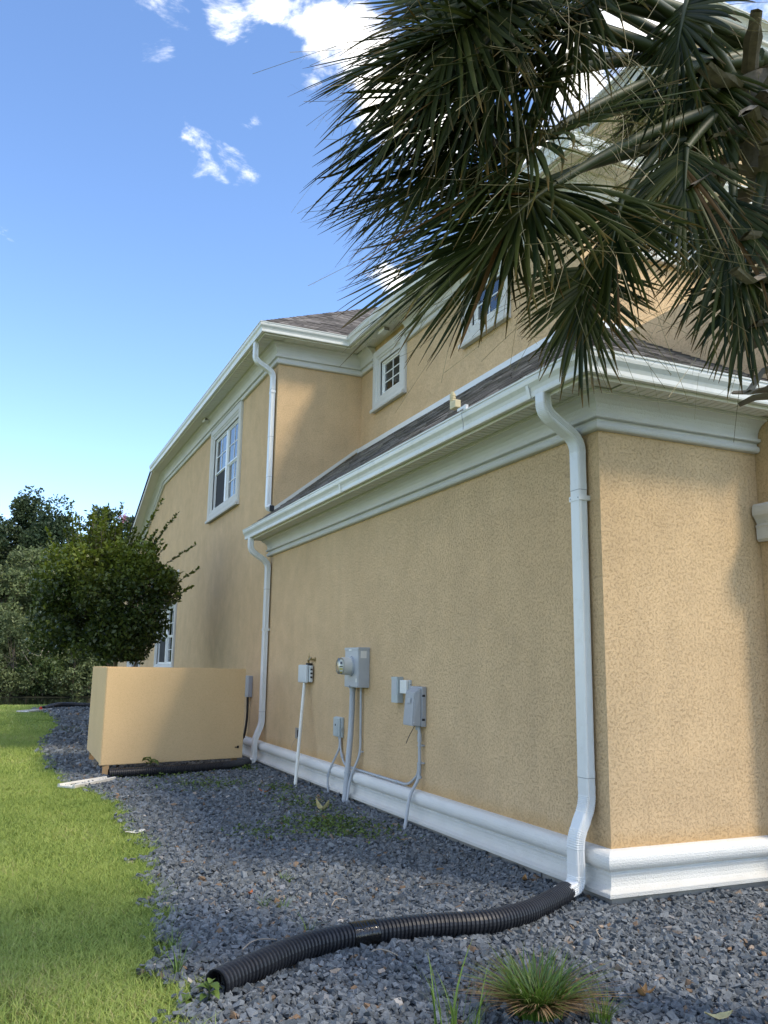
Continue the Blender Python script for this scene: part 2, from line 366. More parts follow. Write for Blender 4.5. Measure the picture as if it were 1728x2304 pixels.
def spline(pts, n=8):
    P = [Vector(p) for p in pts]; P = [P[0]*2-P[1]]+P+[P[-1]*2-P[-2]]; out = []
    for i in range(1, len(P)-2):
        a, b, c, d = P[i-1:i+3]
        for k in range(n):
            t = k/n; out.append(.5*((2*b)+(c-a)*t+(2*a-5*b+4*c-d)*t*t+(3*b-a-3*c+d)*t**3))
    out.append(P[-2]); return out
def fillet(pts, r, n=5):
    P = [Vector(p) for p in pts]; out = [P[0]]
    for i in range(1, len(P)-1):
        a, b, c = P[i-1:i+2]; u = (a-b); w = (c-b); rr = min(r, u.length*.45, w.length*.45)
        p0 = b+u.normalized()*rr; p1 = b+w.normalized()*rr
        for k in range(n+1):
            t = k/n; out.append(p0*(1-t)**2+b*2*t*(1-t)+p1*t*t)
    out.append(P[-1]); return out
def sweep(mb, prof, path, smooth=False, caps=True):
    """profile (outward, z) swept along an XY polyline with mitred corners; outward is the right-hand side"""
    P = [Vector((p[0], p[1])) for p in path]; n = len(P); m = len(prof); vs = []
    for i in range(n):
        def nrm(a, b): d = (b-a).normalized(); return Vector((d.y, -d.x))
        if i == 0: mt = nrm(P[0], P[1])
        elif i == n-1: mt = nrm(P[-2], P[-1])
        else:
            n1 = nrm(P[i-1], P[i]); n2 = nrm(P[i], P[i+1]); mt = (n1+n2)/(1+n1.dot(n2))
        vs += [(P[i].x+mt.x*o, P[i].y+mt.y*o, z) for o, z in prof]
    fs = [(i*m+k, i*m+(k+1) % m, (i+1)*m+(k+1) % m, (i+1)*m+k) for i in range(n-1) for k in range(m)]
    mb.add(vs, fs, smooth)
    if caps: mb.add(vs[:m], [tuple(range(m))]); mb.add(vs[-m:], [tuple(range(m))[::-1]])
    return mb
def arc(cx, cy, r, a0, a1, n=6, ry=None):
    ry = ry or r
    return [(cx+r*math.cos(R(a0+(a1-a0)*k/n)), cy+ry*math.sin(R(a0+(a1-a0)*k/n))) for k in range(n+1)]
def child(name, me, mat, parent, loc): return link(name, me, mat, parent, loc)

# ------------------------------------------------------------------ ground, pond
G = -0.075                                     # level of the gravel bed
def gh(x, y):
    z = -0.10
    if y > 29: z -= 1.3*min(1, max(0, (y-29.8)/3))
    if y > 42: z += 1.1*min(1, (y-42)/4)
    return z
def build_ground():
    xs = sorted(set([-400, -200, -100, -60, -40, -25, -15, -10, -7, -5, -3, -1, 1, 4, 8, 15, 25, 40, 80, 200, 400]))
    ys = [-300, -100, -40, -15, -8, -4, 0, 4, 8, 12, 16, 20, 24, 27, 29, 30, 31, 32, 33, 34, 35, 37, 40, 42, 43, 44, 45, 46, 48, 55, 70, 100, 200, 400]
    V = [(x, y, gh(x, y)) for y in ys for x in xs]; nx = len(xs)
    F = [(j*nx+i, j*nx+i+1, (j+1)*nx+i+1, (j+1)*nx+i) for j in range(len(ys)-1) for i in range(nx-1)]
    setp(raw('ground', V, F, M['turf'], None, True), kind='structure')
    setp(MB().quad((-300, 30.2, -.33), (300, 30.2, -.33), (300, 46, -.33), (-300, 46, -.33)).build('pond', 'water'), kind='structure')
    setp(MB().add([(-300, 45.0, -.36), (300, 45.0, -.36), (300, 46.5, -.2), (-300, 46.5, -.2), (300, 120, -.15), (-300, 120, -.15)], [(0, 1, 2, 3), (3, 2, 4, 5)]).build('far_bank', 'litter'), kind='structure')
build_ground()
EDGE = [(-3.6, -6), (-3.42, -3), (-3.217, -.969), (-3.157, -.574), (-3.189, -.184), (-3.099, .51), (-2.989, 1.267), (-2.914, 2.092), (-2.745, 3.151), (-2.821, 4.009), (-2.731, 5.572), (-2.933, 7.032), (-3.217, 7.713), (-3.229, 8.688), (-3.292, 12.2), (-3.172, 14.944), (-2.797, 17.305), (-2.522, 20.56), (-2.57, 25.0), (-2.9, 27.3), (-2.5, 28.9), (-1, 29.3)]
EY = np.array([e[1] for e in EDGE]); EX = np.array([e[0] for e in EDGE])
def edge_x(y): return np.interp(y, EY, EX)
def edge_w(x, y): return edge_x(y) + .05*np.sin(y*9.1)+.035*np.sin(y*23.7+1)+.02*np.sin(y*51)
def build_bed():
    ys = np.concatenate([np.arange(-6, 10, .12), np.arange(10, 29.3, .4)]); V = []; F = []; nx = 9
    for y in ys:
        x0 = float(edge_w(0, y)); x1 = 9.0
        for i in range(nx):
            t = (i/(nx-1))**2; V.append((x0+(x1-x0)*t, y, G+.012*math.sin(3*y+7*t)+(-.004 if i == 0 else 0)))
    for j in range(len(ys)-1):
        for i in range(nx-1): F.append((j*nx+i, j*nx+i+1, (j+1)*nx+i+1, (j+1)*nx+i))
    setp(raw('gravel_bed', V, F, M['bed'], None, True), kind='structure')
build_bed()

# ------------------------------------------------------------------ the house
X2, XT, L, YC, W = 1.684, 0.02, 9.152, 2.35, 1.69
ZB, ZC, ZS = 0.31, 3.48, 3.765                 # low block: base top, cornice bottom, soffit
ZC2, ZS2 = 7.07, 7.45                          # tall block: cornice bottom, soffit
house = empty('house', (0, 0, 0), 'two-storey tan stucco house with white trim and brown shingle roof', 'house')
CUBE_ME = {}

def wall(name, O, U, length, z0, z1, holes=(), mat='stucco', reveal=.09, ztop=None):
    """stucco wall face in the plane (U, Z) with window openings and their reveals"""
    O = Vector(O); U = Vector(U).normalized(); Nn = Vector((U.y, -U.x, 0)); mb = MB()
    us = sorted(set([0, length]+[h[0] for h in holes]+[h[1] for h in holes])); zs = sorted(set([z0, z1]+[h[2] for h in holes]+[h[3] for h in holes]))
    P = lambda u, z, o=0: tuple(O+U*u+Nn*o+Vector((0, 0, z)))
    for a, b in zip(us, us[1:]):
        for c, d in zip(zs, zs[1:]):
            if any(h[0] <= a+1e-6 and b <= h[1]+1e-6 and h[2] <= c+1e-6 and d <= h[3]+1e-6 for h in holes): continue
            mb.quad(P(a, c), P(b, c), P(b, d), P(a, d))
    for h in holes:
        a, b, c, d = h; r = -reveal
        mb.quad(P(a, c), P(a, d), P(a, d, r), P(a, c, r)); mb.quad(P(b, c), P(b, c, r), P(b, d, r), P(b, d))
        mb.quad(P(a, c), P(a, c, r), P(b, c, r), P(b, c)); mb.quad(P(a, d), P(b, d), P(b, d, r), P(a, d, r))
    return mb.build(name, mat, house)

def window(O, U, rect, tw, cols, rows, style, double=False, cur='curtain', steps=True):
    """window unit: moulded stucco trim, vinyl frame and sashes, separate panes and muntins, room behind.
    rect is the outer edge of the trim (u0,u1,z0,z1), tw the trim width"""
    O = Vector(O); U = Vector(U).normalized(); Nn = Vector((U.y, -U.x, 0))
    P = lambda u, z, o=0: tuple(O+U*u+Nn*o+Vector((0, 0, z)))
    u0, u1, z0, z1 = rect
    # trim: profile (inset, proud) swept round the rectangle with mitres
    prof = [(0, -.02), (0, .035), (.012, .055), (.03, .062), (tw*.55, .062), (tw*.60, .045), (tw*.72, .04), (tw*.76, .022), (tw, .018), (tw, -.085)] if steps else [(0, -.02), (0, .05), (.015, .06), (tw-.01, .06), (tw, .05), (tw, -.085)]
    mb = MB(); m = len(prof); vs = []
    for (su, sz) in ((0, 0), (1, 0), (1, 1), (0, 1)):
        for ins, o in prof:
            vs.append(P(u1-ins if su else u0+ins, z1-ins if sz else z0+ins, o))
    mb.add(vs, [(c*m+k, c*m+k+1, ((c+1) % 4)*m+k+1, ((c+1) % 4)*m+k) for c in range(4) for k in range(m-1)])
    win = mb.build('window', 'trim', house)
    # rounded sill lip
    sp = [(-.01, .062), (-.01, .09), (.02, .10), (.05, .09), (.06, .062)]
    vs = [P(u0-.012, z0+a, b) for a, b in sp]+[P(u1+.012, z0+a, b) for a, b in sp]; k = len(sp)
    MB().add(vs, [(i, i+1, k+i+1, k+i) for i in range(k-1)]+[tuple(range(k)), tuple(range(k, 2*k))]).build('window_sill', 'trim', win)
    a, b, c, d = u0+tw, u1-tw, z0+tw, z1-tw
    def bar(mb, ua, ub, za, zb, oa, ob):
        pts = [P(u, z, o) for o in (oa, ob) for z in (za, zb) for u in (ua, ub)]
        mb.add(pts, [(0, 1, 3, 2), (4, 6, 7, 5), (0, 4, 5, 1), (2, 3, 7, 6), (0, 2, 6, 4), (1, 5, 7, 3)])
    fw = .035
    fr = MB()
    bar(fr, a, a+fw, c, d, -.085, -.02); bar(fr, b-fw, b, c, d, -.085, -.02); bar(fr, a+fw, b-fw, c, c+fw, -.085, -.018); bar(fr, a+fw, b-fw, d-fw, d, -.085, -.018)
    units = [(a+fw, b-fw)]
    if double:
        mid = (a+b)/2; bar(fr, mid-.06, mid+.06, c+fw, d-fw, -.085, -.012); units = [(a+fw, mid-.06), (mid+.06, b-fw)]
    fr.build('window_frame', 'vinyl', win)
    for ui, (ua, ub) in enumerate(units):
        if style == 'hung': sashes = [(c+fw, (c+d)/2, -.075, 0), ((c+d)/2, d-fw, -.05, 1)]
        else: sashes = [(c+fw, d-fw, -.06, 1)]
        for za, zb, o, upper in sashes:
            s = MB(); sw = .03
            bar(s, ua, ua+sw, za, zb, o-.015, o+.015); bar(s, ub-sw, ub, za, zb, o-.015, o+.015)
            bar(s, ua+sw, ub-sw, za, za+sw, o-.015, o+.014); bar(s, ua+sw, ub-sw, zb-sw, zb, o-.015, o+.014)
            s.build('sash', 'vinyl', win)
            pu = np.linspace(ua+sw, ub-sw, cols+1); pz = np.linspace(za+sw, zb-sw, rows+1)
            for i in range(cols):
                for j in range(rows):
                    g = MB(); bar(g, pu[i], pu[i+1], pz[j], pz[j+1], o-.004, o+.002); g.build('pane', 'glass', win)
            for i in range(1, cols): g = MB(); bar(g, pu[i]-.009, pu[i]+.009, pz[0], pz[-1], o+.003, o+.012); g.build('muntin', 'vinyl', win)
            for j in range(1, rows): g = MB(); bar(g, pu[0], pu[-1], pz[j]-.009, pz[j]+.009, o+.003, o+.0115); g.build('muntin', 'vinyl', win)
            if style == 'hung' and double and not upper and ui == 0:
                g = MB(); bar(g, ua+sw*.5, ub-sw*.5, za+sw*.5, zb-sw*.5, o+.016, o+.018); g.build('insect_screen', 'screenmesh', win)
    # room and curtain
    rm = MB(); e = .9
    for q in ([(a, c, -.1), (a, d, -.1), (a, d, -e), (a, c, -e)], [(b, c, -.1), (b, c, -e), (b, d, -e), (b, d, -.1)], [(a, c, -.1), (a, c, -e), (b, c, -e), (b, c, -.1)], [(a, d, -.1), (b, d, -.1), (b, d, -e), (a, d, -e)], [(a, c, -e), (a, d, -e), (b, d, -e), (b, c, -e)]):
        rm.quad(*[P(*v) for v in q])
    rm.build('room', 'dark', win)
    if cur:
        n = 60; cv = []
        for i in range(n+1):
            u = a+(b-a)*i/n; o = -.22+.035*math.sin(i*1.7)+.02*math.sin(i*.63)
            cv += [P(u, c, o), P(u, d, o)]
        MB().add(cv, [(2*i, 2*i+1, 2*i+3, 2*i+2) for i in range(n)], True).build('curtain', cur, win)
    return (a, b, c, d)

def hole(rect, tw): return (rect[0]+tw, rect[1]-tw, rect[2]+tw, rect[3]-tw)
# walls.  For a wall facing -X, U runs towards -Y; for one facing -Y, U runs towards +X
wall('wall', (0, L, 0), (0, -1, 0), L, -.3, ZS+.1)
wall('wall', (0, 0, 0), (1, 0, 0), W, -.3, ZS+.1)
YF = 30.0
R1 = (21.1-14.49, 21.1-11.65, 4.86, 7.10); T1 = .27          # upper window of the tall block
R2 = (21.1-20.9, 21.1-17.95, 1.42, 3.27); T2 = .16           # ground-floor window beside the tree
OT = (XT, 21.1, 0)
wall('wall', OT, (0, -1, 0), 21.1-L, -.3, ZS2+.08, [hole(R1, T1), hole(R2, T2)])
window(OT, (0, -1, 0), R1, T1, 2, 2, 'hung', True)
window(OT, (0, -1, 0), R2, T2, 2, 2, 'hung', True)
# far bay of the same wall under the falling rake
RS = -.35
R3 = (YF-26.9, YF-24.0, .35, 3.1)
def far_wall():
    mb = MB(); hz = lambda y: ZS2+.08+RS*(y-21.1)
    h = hole(R3, .14); ya, yb = YF-h[0], YF-h[1]
    mb.quad((XT, YF, -.3), (XT, ya, -.3), (XT, ya, hz(ya)), (XT, YF, hz(YF)))
    mb.quad((XT, yb, -.3), (XT, 21.1, -.3), (XT, 21.1, hz(21.1)), (XT, yb, hz(yb)))
    mb.quad((XT, ya, -.3), (XT, yb, -.3), (XT, yb, h[2]), (XT, ya, h[2])); mb.quad((XT, ya, h[3]), (XT, yb, h[3]), (XT, yb, hz(yb)), (XT, ya, hz(ya)))
    mb.quad((XT, YF, -.3), (XT, YF, hz(YF)), (9, YF, hz(YF)), (9, YF, -.3))
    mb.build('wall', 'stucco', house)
    window((XT, YF, 0), (0, -1, 0), R3, .14, 2, 3, 'hung', False)
far_wall()
wall('wall', (XT, L, 0), (1, 0, 0), X2-XT, 3.5, ZS2+.08)
R4 = (L-8.50, L-7.14, 6.17, 7.33); R5 = (L-5.16, L-3.87, 6.25, 7.36)
wall('wall', (X2, L, 0), (0, -1, 0), L-YC, 3.5, ZS2+.08, [hole(R4, .26), hole(R5, .26)])
window((X2, L, 0), (0, -1, 0), R4, .26, 2, 3, 'fixed', cur=None)
window((X2, L, 0), (0, -1, 0), R5, .26, 2, 2, 'fixed', cur='pink')
R6 = (2.135-X2, 3.75-X2, 6.60, 7.42)
wall('wall', (X2, YC, 0), (1, 0, 0), 8-X2, 3.5, ZS2+.08, [hole(R6, .2)])
window((X2, YC, 0), (1, 0, 0), R6, .2, 2, 1, 'fixed')
# projecting wing at the right edge, its ledge
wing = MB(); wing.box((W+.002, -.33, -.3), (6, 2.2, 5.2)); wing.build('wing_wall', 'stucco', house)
lp = [(0, 2.70), (.045, 2.70), (.06, 2.72), (.06, 2.81), (.07, 2.83), (.05, 2.85), (.07, 2.89), (.095, 2.92), (.10, 2.95), (.095, 3.00), (.08, 3.02), (0, 3.03)]
sweep(MB(), lp, [(W, -.02), (W, -.33), (6, -.33)]).build('ledge', 'trim', house)

# base moulding, foundation
bp = [(0, ZB+.004), (.045, ZB)] + [(.048+.058*math.cos(R(90-180*k/10)), .240+.068*math.sin(R(90-180*k/10))) for k in range(1, 10)] + [(.050, .170), (.050, .160), (.060, .156), (.060, .148), (.052, .130), (.050, .095), (.056, .068), (.072, .048), (.100, .036), (.105, .030), (.105, .004), (.098, 0), (0, 0)]
sweep(MB(), bp, [(0, L), (0, 0), (W, 0)]).build('base_moulding', 'base', house)
sweep(MB(), bp, [(XT, YF), (XT, L+.02)]).build('base_moulding', 'base', house)
sweep(MB(), bp, [(W, -.12), (W, -.33), (6, -.33)]).build('base_moulding', 'base', house)
sweep(MB(), [(.055, -.0), (.055, -.3), (-.1, -.3), (-.1, 0)], [(0, YF), (0, 0), (W, 0)]).build('foundation', 'concrete', house)
# cornices
def cprof(zb, zt, k=1.0):
    h = zt-zb
    return [(0, zb)] + [(.038+.026*math.cos(R(-90+180*q/6)), zb+.030+.030*math.sin(R(-90+180*q/6))) for q in range(7)] + [(.034, zb+.066), (.034, zb+.10), (.036, zb+.30*h), (.070, zb+.31*h), (.078, zb+.33*h), (.078, zb+.40*h), (.070, zb+.42*h), (.052, zb+.43*h), (.050, zb+.50*h), (.055, zb+.60*h), (.070, zb+.71*h), (.100, zb+.81*h), (.140, zb+.875*h), (.160, zb+.89*h), (.160, zb+.93*h), (.172, zb+.94*h), (.172, zt), (0, zt)]
sweep(MB(), cprof(ZC, ZS+.003), [(0, L+.02), (0, 0), (W-.004, 0)]).build('cornice', 'trim', house)
c2 = cprof(ZC2, ZS2+.003)
for path in ([(XT, 21.1), (XT, 14.49)], [(XT, 14.49), (XT, 11.65)], [(XT, 11.65), (XT, L), (X2, L), (X2, 8.52)], [(X2, 7.12), (X2, 5.18)], [(X2, 3.85), (X2, YC), (2.12, YC)], [(3.77, YC), (8, YC)]):
    pr = c2
    if path[0] == (XT, 14.49): pr = [(o, z) for o, z in c2 if z > 7.105]; pr = [(0, 7.105)]+pr
    sweep(MB(), pr, path).build('cornice', 'trim', house)
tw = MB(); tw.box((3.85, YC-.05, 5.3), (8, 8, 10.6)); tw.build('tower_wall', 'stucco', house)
sweep(MB(), cprof(10.2, 10.6), [(3.85, 8), (3.85, YC-.05), (8, YC-.05)]).build('cornice', 'trim', house)
# soffits: backing board and separate panels
def soffit(path_a, path_b, z, w0, w1, pitch, far=0.0):
    a = Vector(path_a); b = Vector(path_b); d = (b-a).normalized(); n = Vector((d.y, -d.x)); ln = (b-a).length
    bk = MB(); q = [(a+n*w0*0, ), ]
    pts = [a+n*-.02, b+n*-.02, b+n*w1, a+n*w1]
    bk.prism([(p.x, p.y, z+.012) for p in pts], (0, 0, .02)); so = bk.build('soffit', 'soffit', house)
    cnt = int(ln/pitch); key = (round(w0, 3), round(w1, 3), round(pitch, 3), round(d.x), round(d.y))
    if key not in CUBE_ME:
        mb = MB(); e = d*(pitch/2-.006); p0 = n*w0; p1 = n*w1
        c = [p0-e, p0+e, p1+e, p1-e]; mb.prism([(v.x, v.y, 0) for v in c], (0, 0, .009))
        g = d*(pitch*.06); mb.prism([(v.x, v.y, -.006) for v in (p0-g, p0+g, p1+g, p1-g)], (0, 0, .005))
        t = mb.build('soffit_panel', 'soffit', so); CUBE_ME[key] = t.data; bpy.data.objects.remove(t)
    for i in range(cnt):
        p = a+d*(pitch*(i+.5)); link('soffit_panel', CUBE_ME[key], None, so, (p.x, p.y, z))
soffit((0, L+.1), (0, -.36), ZS, .165, .360, .16)
soffit((0, 0), (W, 0), ZS, .165, .360, .16)
soffit((XT, 21.2), (XT, L-.4), ZS2, .165, .403, .25)
soffit((XT, L), (X2-.18, L), ZS2, .165, .403, .2)
soffit((X2, L-.4), (X2, YC-.4), ZS2, .165, .403, .2)
soffit((X2, YC), (8, YC), ZS2, .165, .403, .2)
# fascia and K-style gutters
def gutter(path, z, o0):
    fp = [(o0-.02, z-.012), (o0, z-.012), (o0, z+.20), (o0-.02, z+.20)]
    sweep(MB(), fp, path).build('fascia', 'soffit', house)
    gp = [(o0+.002, z+.018), (o0+.062, z+.010), (o0+.066, z+.024), (o0+.066, z+.060), (o0+.070, z+.078), (o0+.084, z+.098), (o0+.100, z+.120), (o0+.106, z+.145), (o0+.106, z+.168), (o0+.114, z+.170), (o0+.116, z+.184), (o0+.098, z+.186), (o0+.098, z+.150), (o0+.06, z+.04), (o0+.006, z+.04), (o0+.004, z+.186), (o0+.002, z+.186)]
    g = sweep(MB(), gp, path).build('gutter', 'gutter', house)
    return g
g1 = gutter([(0, 9.33), (0, 0), (W-.003, 0)], ZS, .362)
g2 = gutter([(XT, 21.25), (XT, L), (X2, L), (X2, YC), (8, YC)], ZS2, .405)
# seams of the gutter corner pieces
def strip(o0, o1, z, path, parent): sweep(MB(), [(o0, z+.005), (o1, z+.005), (o1+.042, z+.19), (o1+.03, z+.19), (o0, z+.01)], path).build('gutter_seam', 'gutter', parent)
strip(.366, .4325, ZS, [(0, .34), (0, .30)], g1); strip(.409, .4755, ZS2, [(X2, L-1.5), (X2, L-1.54)], g2); strip(.366, .4325, ZS, [(0, 4.62), (0, 4.58)], g1)
# far rake: sloping soffit, board and cornice
def rake():
    z = lambda y, d=0: ZS2+d+RS*(y-21.2)
    ya, yb = 21.2, YF+.3
    def slab(o0, o1, d0, d1, name, mat, x_in=XT):
        mb = MB(); p = [(x_in-o0, ya, z(ya, d0)), (x_in-o1, ya, z(ya, d0)), (x_in-o1, ya, z(ya, d1)), (x_in-o0, ya, z(ya, d1))]
        q = [(x, yb, zz+RS*(yb-ya)) for x, _, zz in p]
        mb.add(p+q, [(0, 1, 2, 3), (7, 6, 5, 4), (0, 4, 5, 1), (1, 5, 6, 2), (2, 6, 7, 3), (3, 7, 4, 0)]); return mb.build(name, mat, house)
    slab(-.02, .405, 0.0, .02, 'rake_soffit', 'soffit')
    slab(.407, .435, -.03, .19, 'rake_board', 'trim'); slab(.437, .452, .10, .215, 'rake_flashing', 'dark')
    mb = MB(); pr = [(o, zz-ZS2) for o, zz in c2]; n = len(pr)
    p = [(XT-o, ya-.1, z(ya-.1, d)) for o, d in pr]; q = [(XT-o, yb-.3, z(yb-.3, d)) for o, d in pr]
    mb.add(p+q, [(i, (i+1) % n, n+(i+1) % n, n+i) for i in range(n)]+[tuple(range(n)), tuple(range(n, 2*n))]); mb.build('cornice', 'trim', house)
    MB().quad((XT-.44, ya, z(ya, .22)), (XT-.44, yb, z(yb, .22)), (9, yb, z(yb, .22)), (9, ya, z(ya, .22))).build('rake_roof', 'shingle', house)
rake()

# roofs: deck plus courses of separate shingle tabs
def roof_face(eave_a, eave_b, up, slope_len, clip, name='roof', row=.145, tab=.30):
    """eave_a->eave_b along the eave, up = unit vector up the slope; clip(s_along, t_up) -> (lo, hi) limits along the eave"""
    A = Vector(eave_a); B = Vector(eave_b); d = (B-A).normalized(); up = Vector(up).normalized(); n = d.cross(up)
    if n.z < 0: n = -n
    rows = int(slope_len/row); V = []; F = []; T = []
    lo0, hi0 = clip(0); lo1, hi1 = clip(slope_len)
    deck = MB().quad(*[tuple(A+d*s+up*t+n*-.012) for s, t in ((lo0, 0), (hi0, 0), (hi1, slope_len), (lo1, slope_len))]).build(name, 'shingle', house)
    for r in range(rows+1):
        t0 = r*row-.01; t1 = min(slope_len, (r+1)*row+.02); lo, hi = clip(max(0, t0)); l2, h2 = clip(t1)
        s = lo-random.random()*tab
        while s < hi:
            w = tab*random.uniform(.55, 1.25); a = max(s, lo); b = min(s+w-.004, hi); a2 = max(s, l2); b2 = min(s+w-.004, h2)
            if b-a > .02:
                if b2 <= a2: a2 = b2 = min(max((a+b)/2, l2), h2)
                th = random.uniform(.008, .016); off = random.choice((0, 0, .012)); k = len(V)
                for ss, tt, nn in ((a, t0-off, .001), (b, t0-off, .001), (a, t0-off, th), (b, t0-off, th), (b2, t1, .002), (a2, t1, .002)): V.append(tuple(A+d*ss+up*tt+n*nn))
                F += [(k, k+1, k+3, k+2), (k+2, k+3, k+4, k+5), (k, k+2, k+5, k+5), (k+1, k+4, k+4, k+3)]
                tv = random.random(); T += [tv]*6
            s += w
    # degenerate quads dropped to keep the mesh clean
    F = [f for f in F if len(set(f)) == 4]
    o = raw('shingles', V, F, M['shingle'], deck, False, tint=T); o['kind'] = 'stuff'
    return deck
def slope(run, rise): l = math.hypot(run, rise); return run/l, rise/l, l
EZ = ZS+.195
# low roof, long side
ru, ri, ll = slope(X2+.42, 5.60-EZ)
fr_run, fr_rise, fl = slope(YC+.42, 5.60-EZ)
roof_face((-.42, L, EZ), (-.42, -.42, EZ), (ru, 0, ri), ll, lambda t: (0.003 if t > .42/ru else -.17, (L+.42)-(YC+.42)*t/ll))
roof_face((-.42, -.42, EZ), (6, -.42, EZ), (0, fr_run, fr_rise), fl, lambda t: ((X2+.42)*t/fl, 6.4))
# hip caps
def caps(a, b, w=.12, step=.16):
    a = Vector(a); b = Vector(b); d = (b-a).normalized(); s = d.cross(Vector((0, 0, 1))).normalized(); n = int((b-a).length/step); up = s.cross(d)
    V = []; F = []; T = []
    for i in range(n):
        p = a+d*(i*step); q = p+d*(step+.05); k = len(V); h = .02+random.uniform(0, .008)
        for c, hh in ((p, h), (q, h-.012)): V += [tuple(c-s*w+up*(hh-.055)), tuple(c+up*hh), tuple(c+s*w+up*(hh-.055))]
        F += [(k, k+1, k+4, k+3), (k+1, k+2, k+5, k+4)]; T += [random.random()]*6
    o = raw('ridge_caps', V, F, M['shingle'], house, False, tint=T); o['kind'] = 'stuff'
caps((-.42, -.42, EZ), (X2, YC, 5.60))
# upper roofs
EZ2 = ZS2+.195; PT = .66; TT = 3.9; cs = 1/math.hypot(1, PT); sn = PT*cs; sl_len = TT/cs
ex = XT-.455; ey = L-.455; mx_ = X2-.455; my = YC-.455
roof_face((ex, 21.3, EZ2), (ex, ey, EZ2), (cs, 0, sn), sl_len, lambda t: (0, (21.3-ey)-t*cs))
roof_face((ex, ey, EZ2), (mx_, ey, EZ2), (0, cs, sn), sl_len, lambda t: (t*cs, (mx_-ex)+t*cs))
roof_face((mx_, ey, EZ2), (mx_, my, EZ2), (cs, 0, sn), sl_len, lambda t: (-t*cs, (ey-my)-t*cs))
roof_face((mx_, my, EZ2), (8, my, EZ2), (0, cs, sn), sl_len, lambda t: (t*cs, 8-mx_))
caps((ex, ey, EZ2), (ex+TT, ey+TT, EZ2+PT*TT)); caps((mx_, my, EZ2), (mx_+TT, my+TT, EZ2+PT*TT))
MB().quad((ex+TT, 21.3, EZ2+PT*TT), (ex+TT, ey+TT, EZ2+PT*TT), (8, ey+TT, EZ2+PT*TT), (8, 21.3, EZ2+PT*TT)).build('roof', 'shingle', house)
# step flashing where the low roof meets the walls
fl_ = MB(); zf = 5.60
fl_.box((X2-.075, YC-.03, zf-.055), (X2-.004, L-.003, zf+.035)); fl_.build('flashing', 'downspout', house)
fl_ = MB(); fl_.box((X2-.07, YC-.075, zf-.05), (6, YC-.004, zf+.038)); fl_.build('flashing', 'downspout', house)
def near_flash():
    mb = MB(); a = (XT+.005, EZ+(XT+.42)*ri/ru); b = (X2-.076, zf-.03)
    p = [(a[0], L-.03, a[1]+.005), (b[0], L-.03, b[1]+.005), (b[0], L-.03, b[1]+.075), (a[0], L-.03, a[1]+.075)]
    mb.prism(p, (0, .027, 0)); mb.build('flashing', 'soffit', house)
near_flash()

# ------------------------------------------------------------------ downspouts
def ds_profile(w=.122, d=.082):
    pts = []
    def side(p0, p1, ribs):
        n = 10 if ribs else 3
        for k in range(n):
            t = k/n; off = 0
            if ribs and .14 < t < .86: off = -.006 if k % 2 else 0
            pts.append((p0[0]+(p1[0]-p0[0])*t, p0[1]+(p1[1]-p0[1])*t, off))
    r = .009; x, y = d/2, w/2
    raw_ = []
    for (a, b, rib, nx, ny) in (((-x, -y+r), (-x, y-r), False, -1, 0), ((-x+r, y), (x-r, y), True, 0, 1), ((x, y-r), (x, -y+r), False, 1, 0), ((x-r, -y), (-x+r, -y), True, 0, -1)):
        pts.clear(); side(a, b, rib); raw_ += [(p[0]+nx*p[2], p[1]+ny*p[2]) for p in pts]; raw_.append(b)
    return raw_
DSP = ds_profile()
def rect_tube(mb, path, crimp=0.0, scale=1.0, lastflare=0):
    """path in a plane of constant Y: profile axes = in-plane normal and Y"""
    P = [Vector(p) for p in path]; n = len(P); m = len(DSP); vs = []
    for i, p in enumerate(P):
        d = (P[min(i+1, n-1)]-P[max(i-1, 0)]).normalized(); ay = Vector((0, 1, 0)); ay = (ay-d*ay.dot(d)).normalized(); ax = ay.cross(d).normalized()
        if abs(d.z) > .05 and ax.x*(-d.z) < 0: pass
        k = scale*(1+(crimp if i % 2 else 0))
        vs += [tuple(p+ax*a*k+ay*b*k) for a, b in DSP]
    fs = [(i*m+k, i*m+(k+1) % m, (i+1)*m+(k+1) % m, (i+1)*m+k) for i in range(n-1) for k in range(m)]
    mb.add(vs, fs); mb.add(vs[:m], [tuple(range(m))]); mb.add(vs[-m:], [tuple(range(m))[::-1]])
    return mb
def bend(p0, p1, p2, r, n=9): return fillet([p0, p1, p2], r, n)[1:-1]
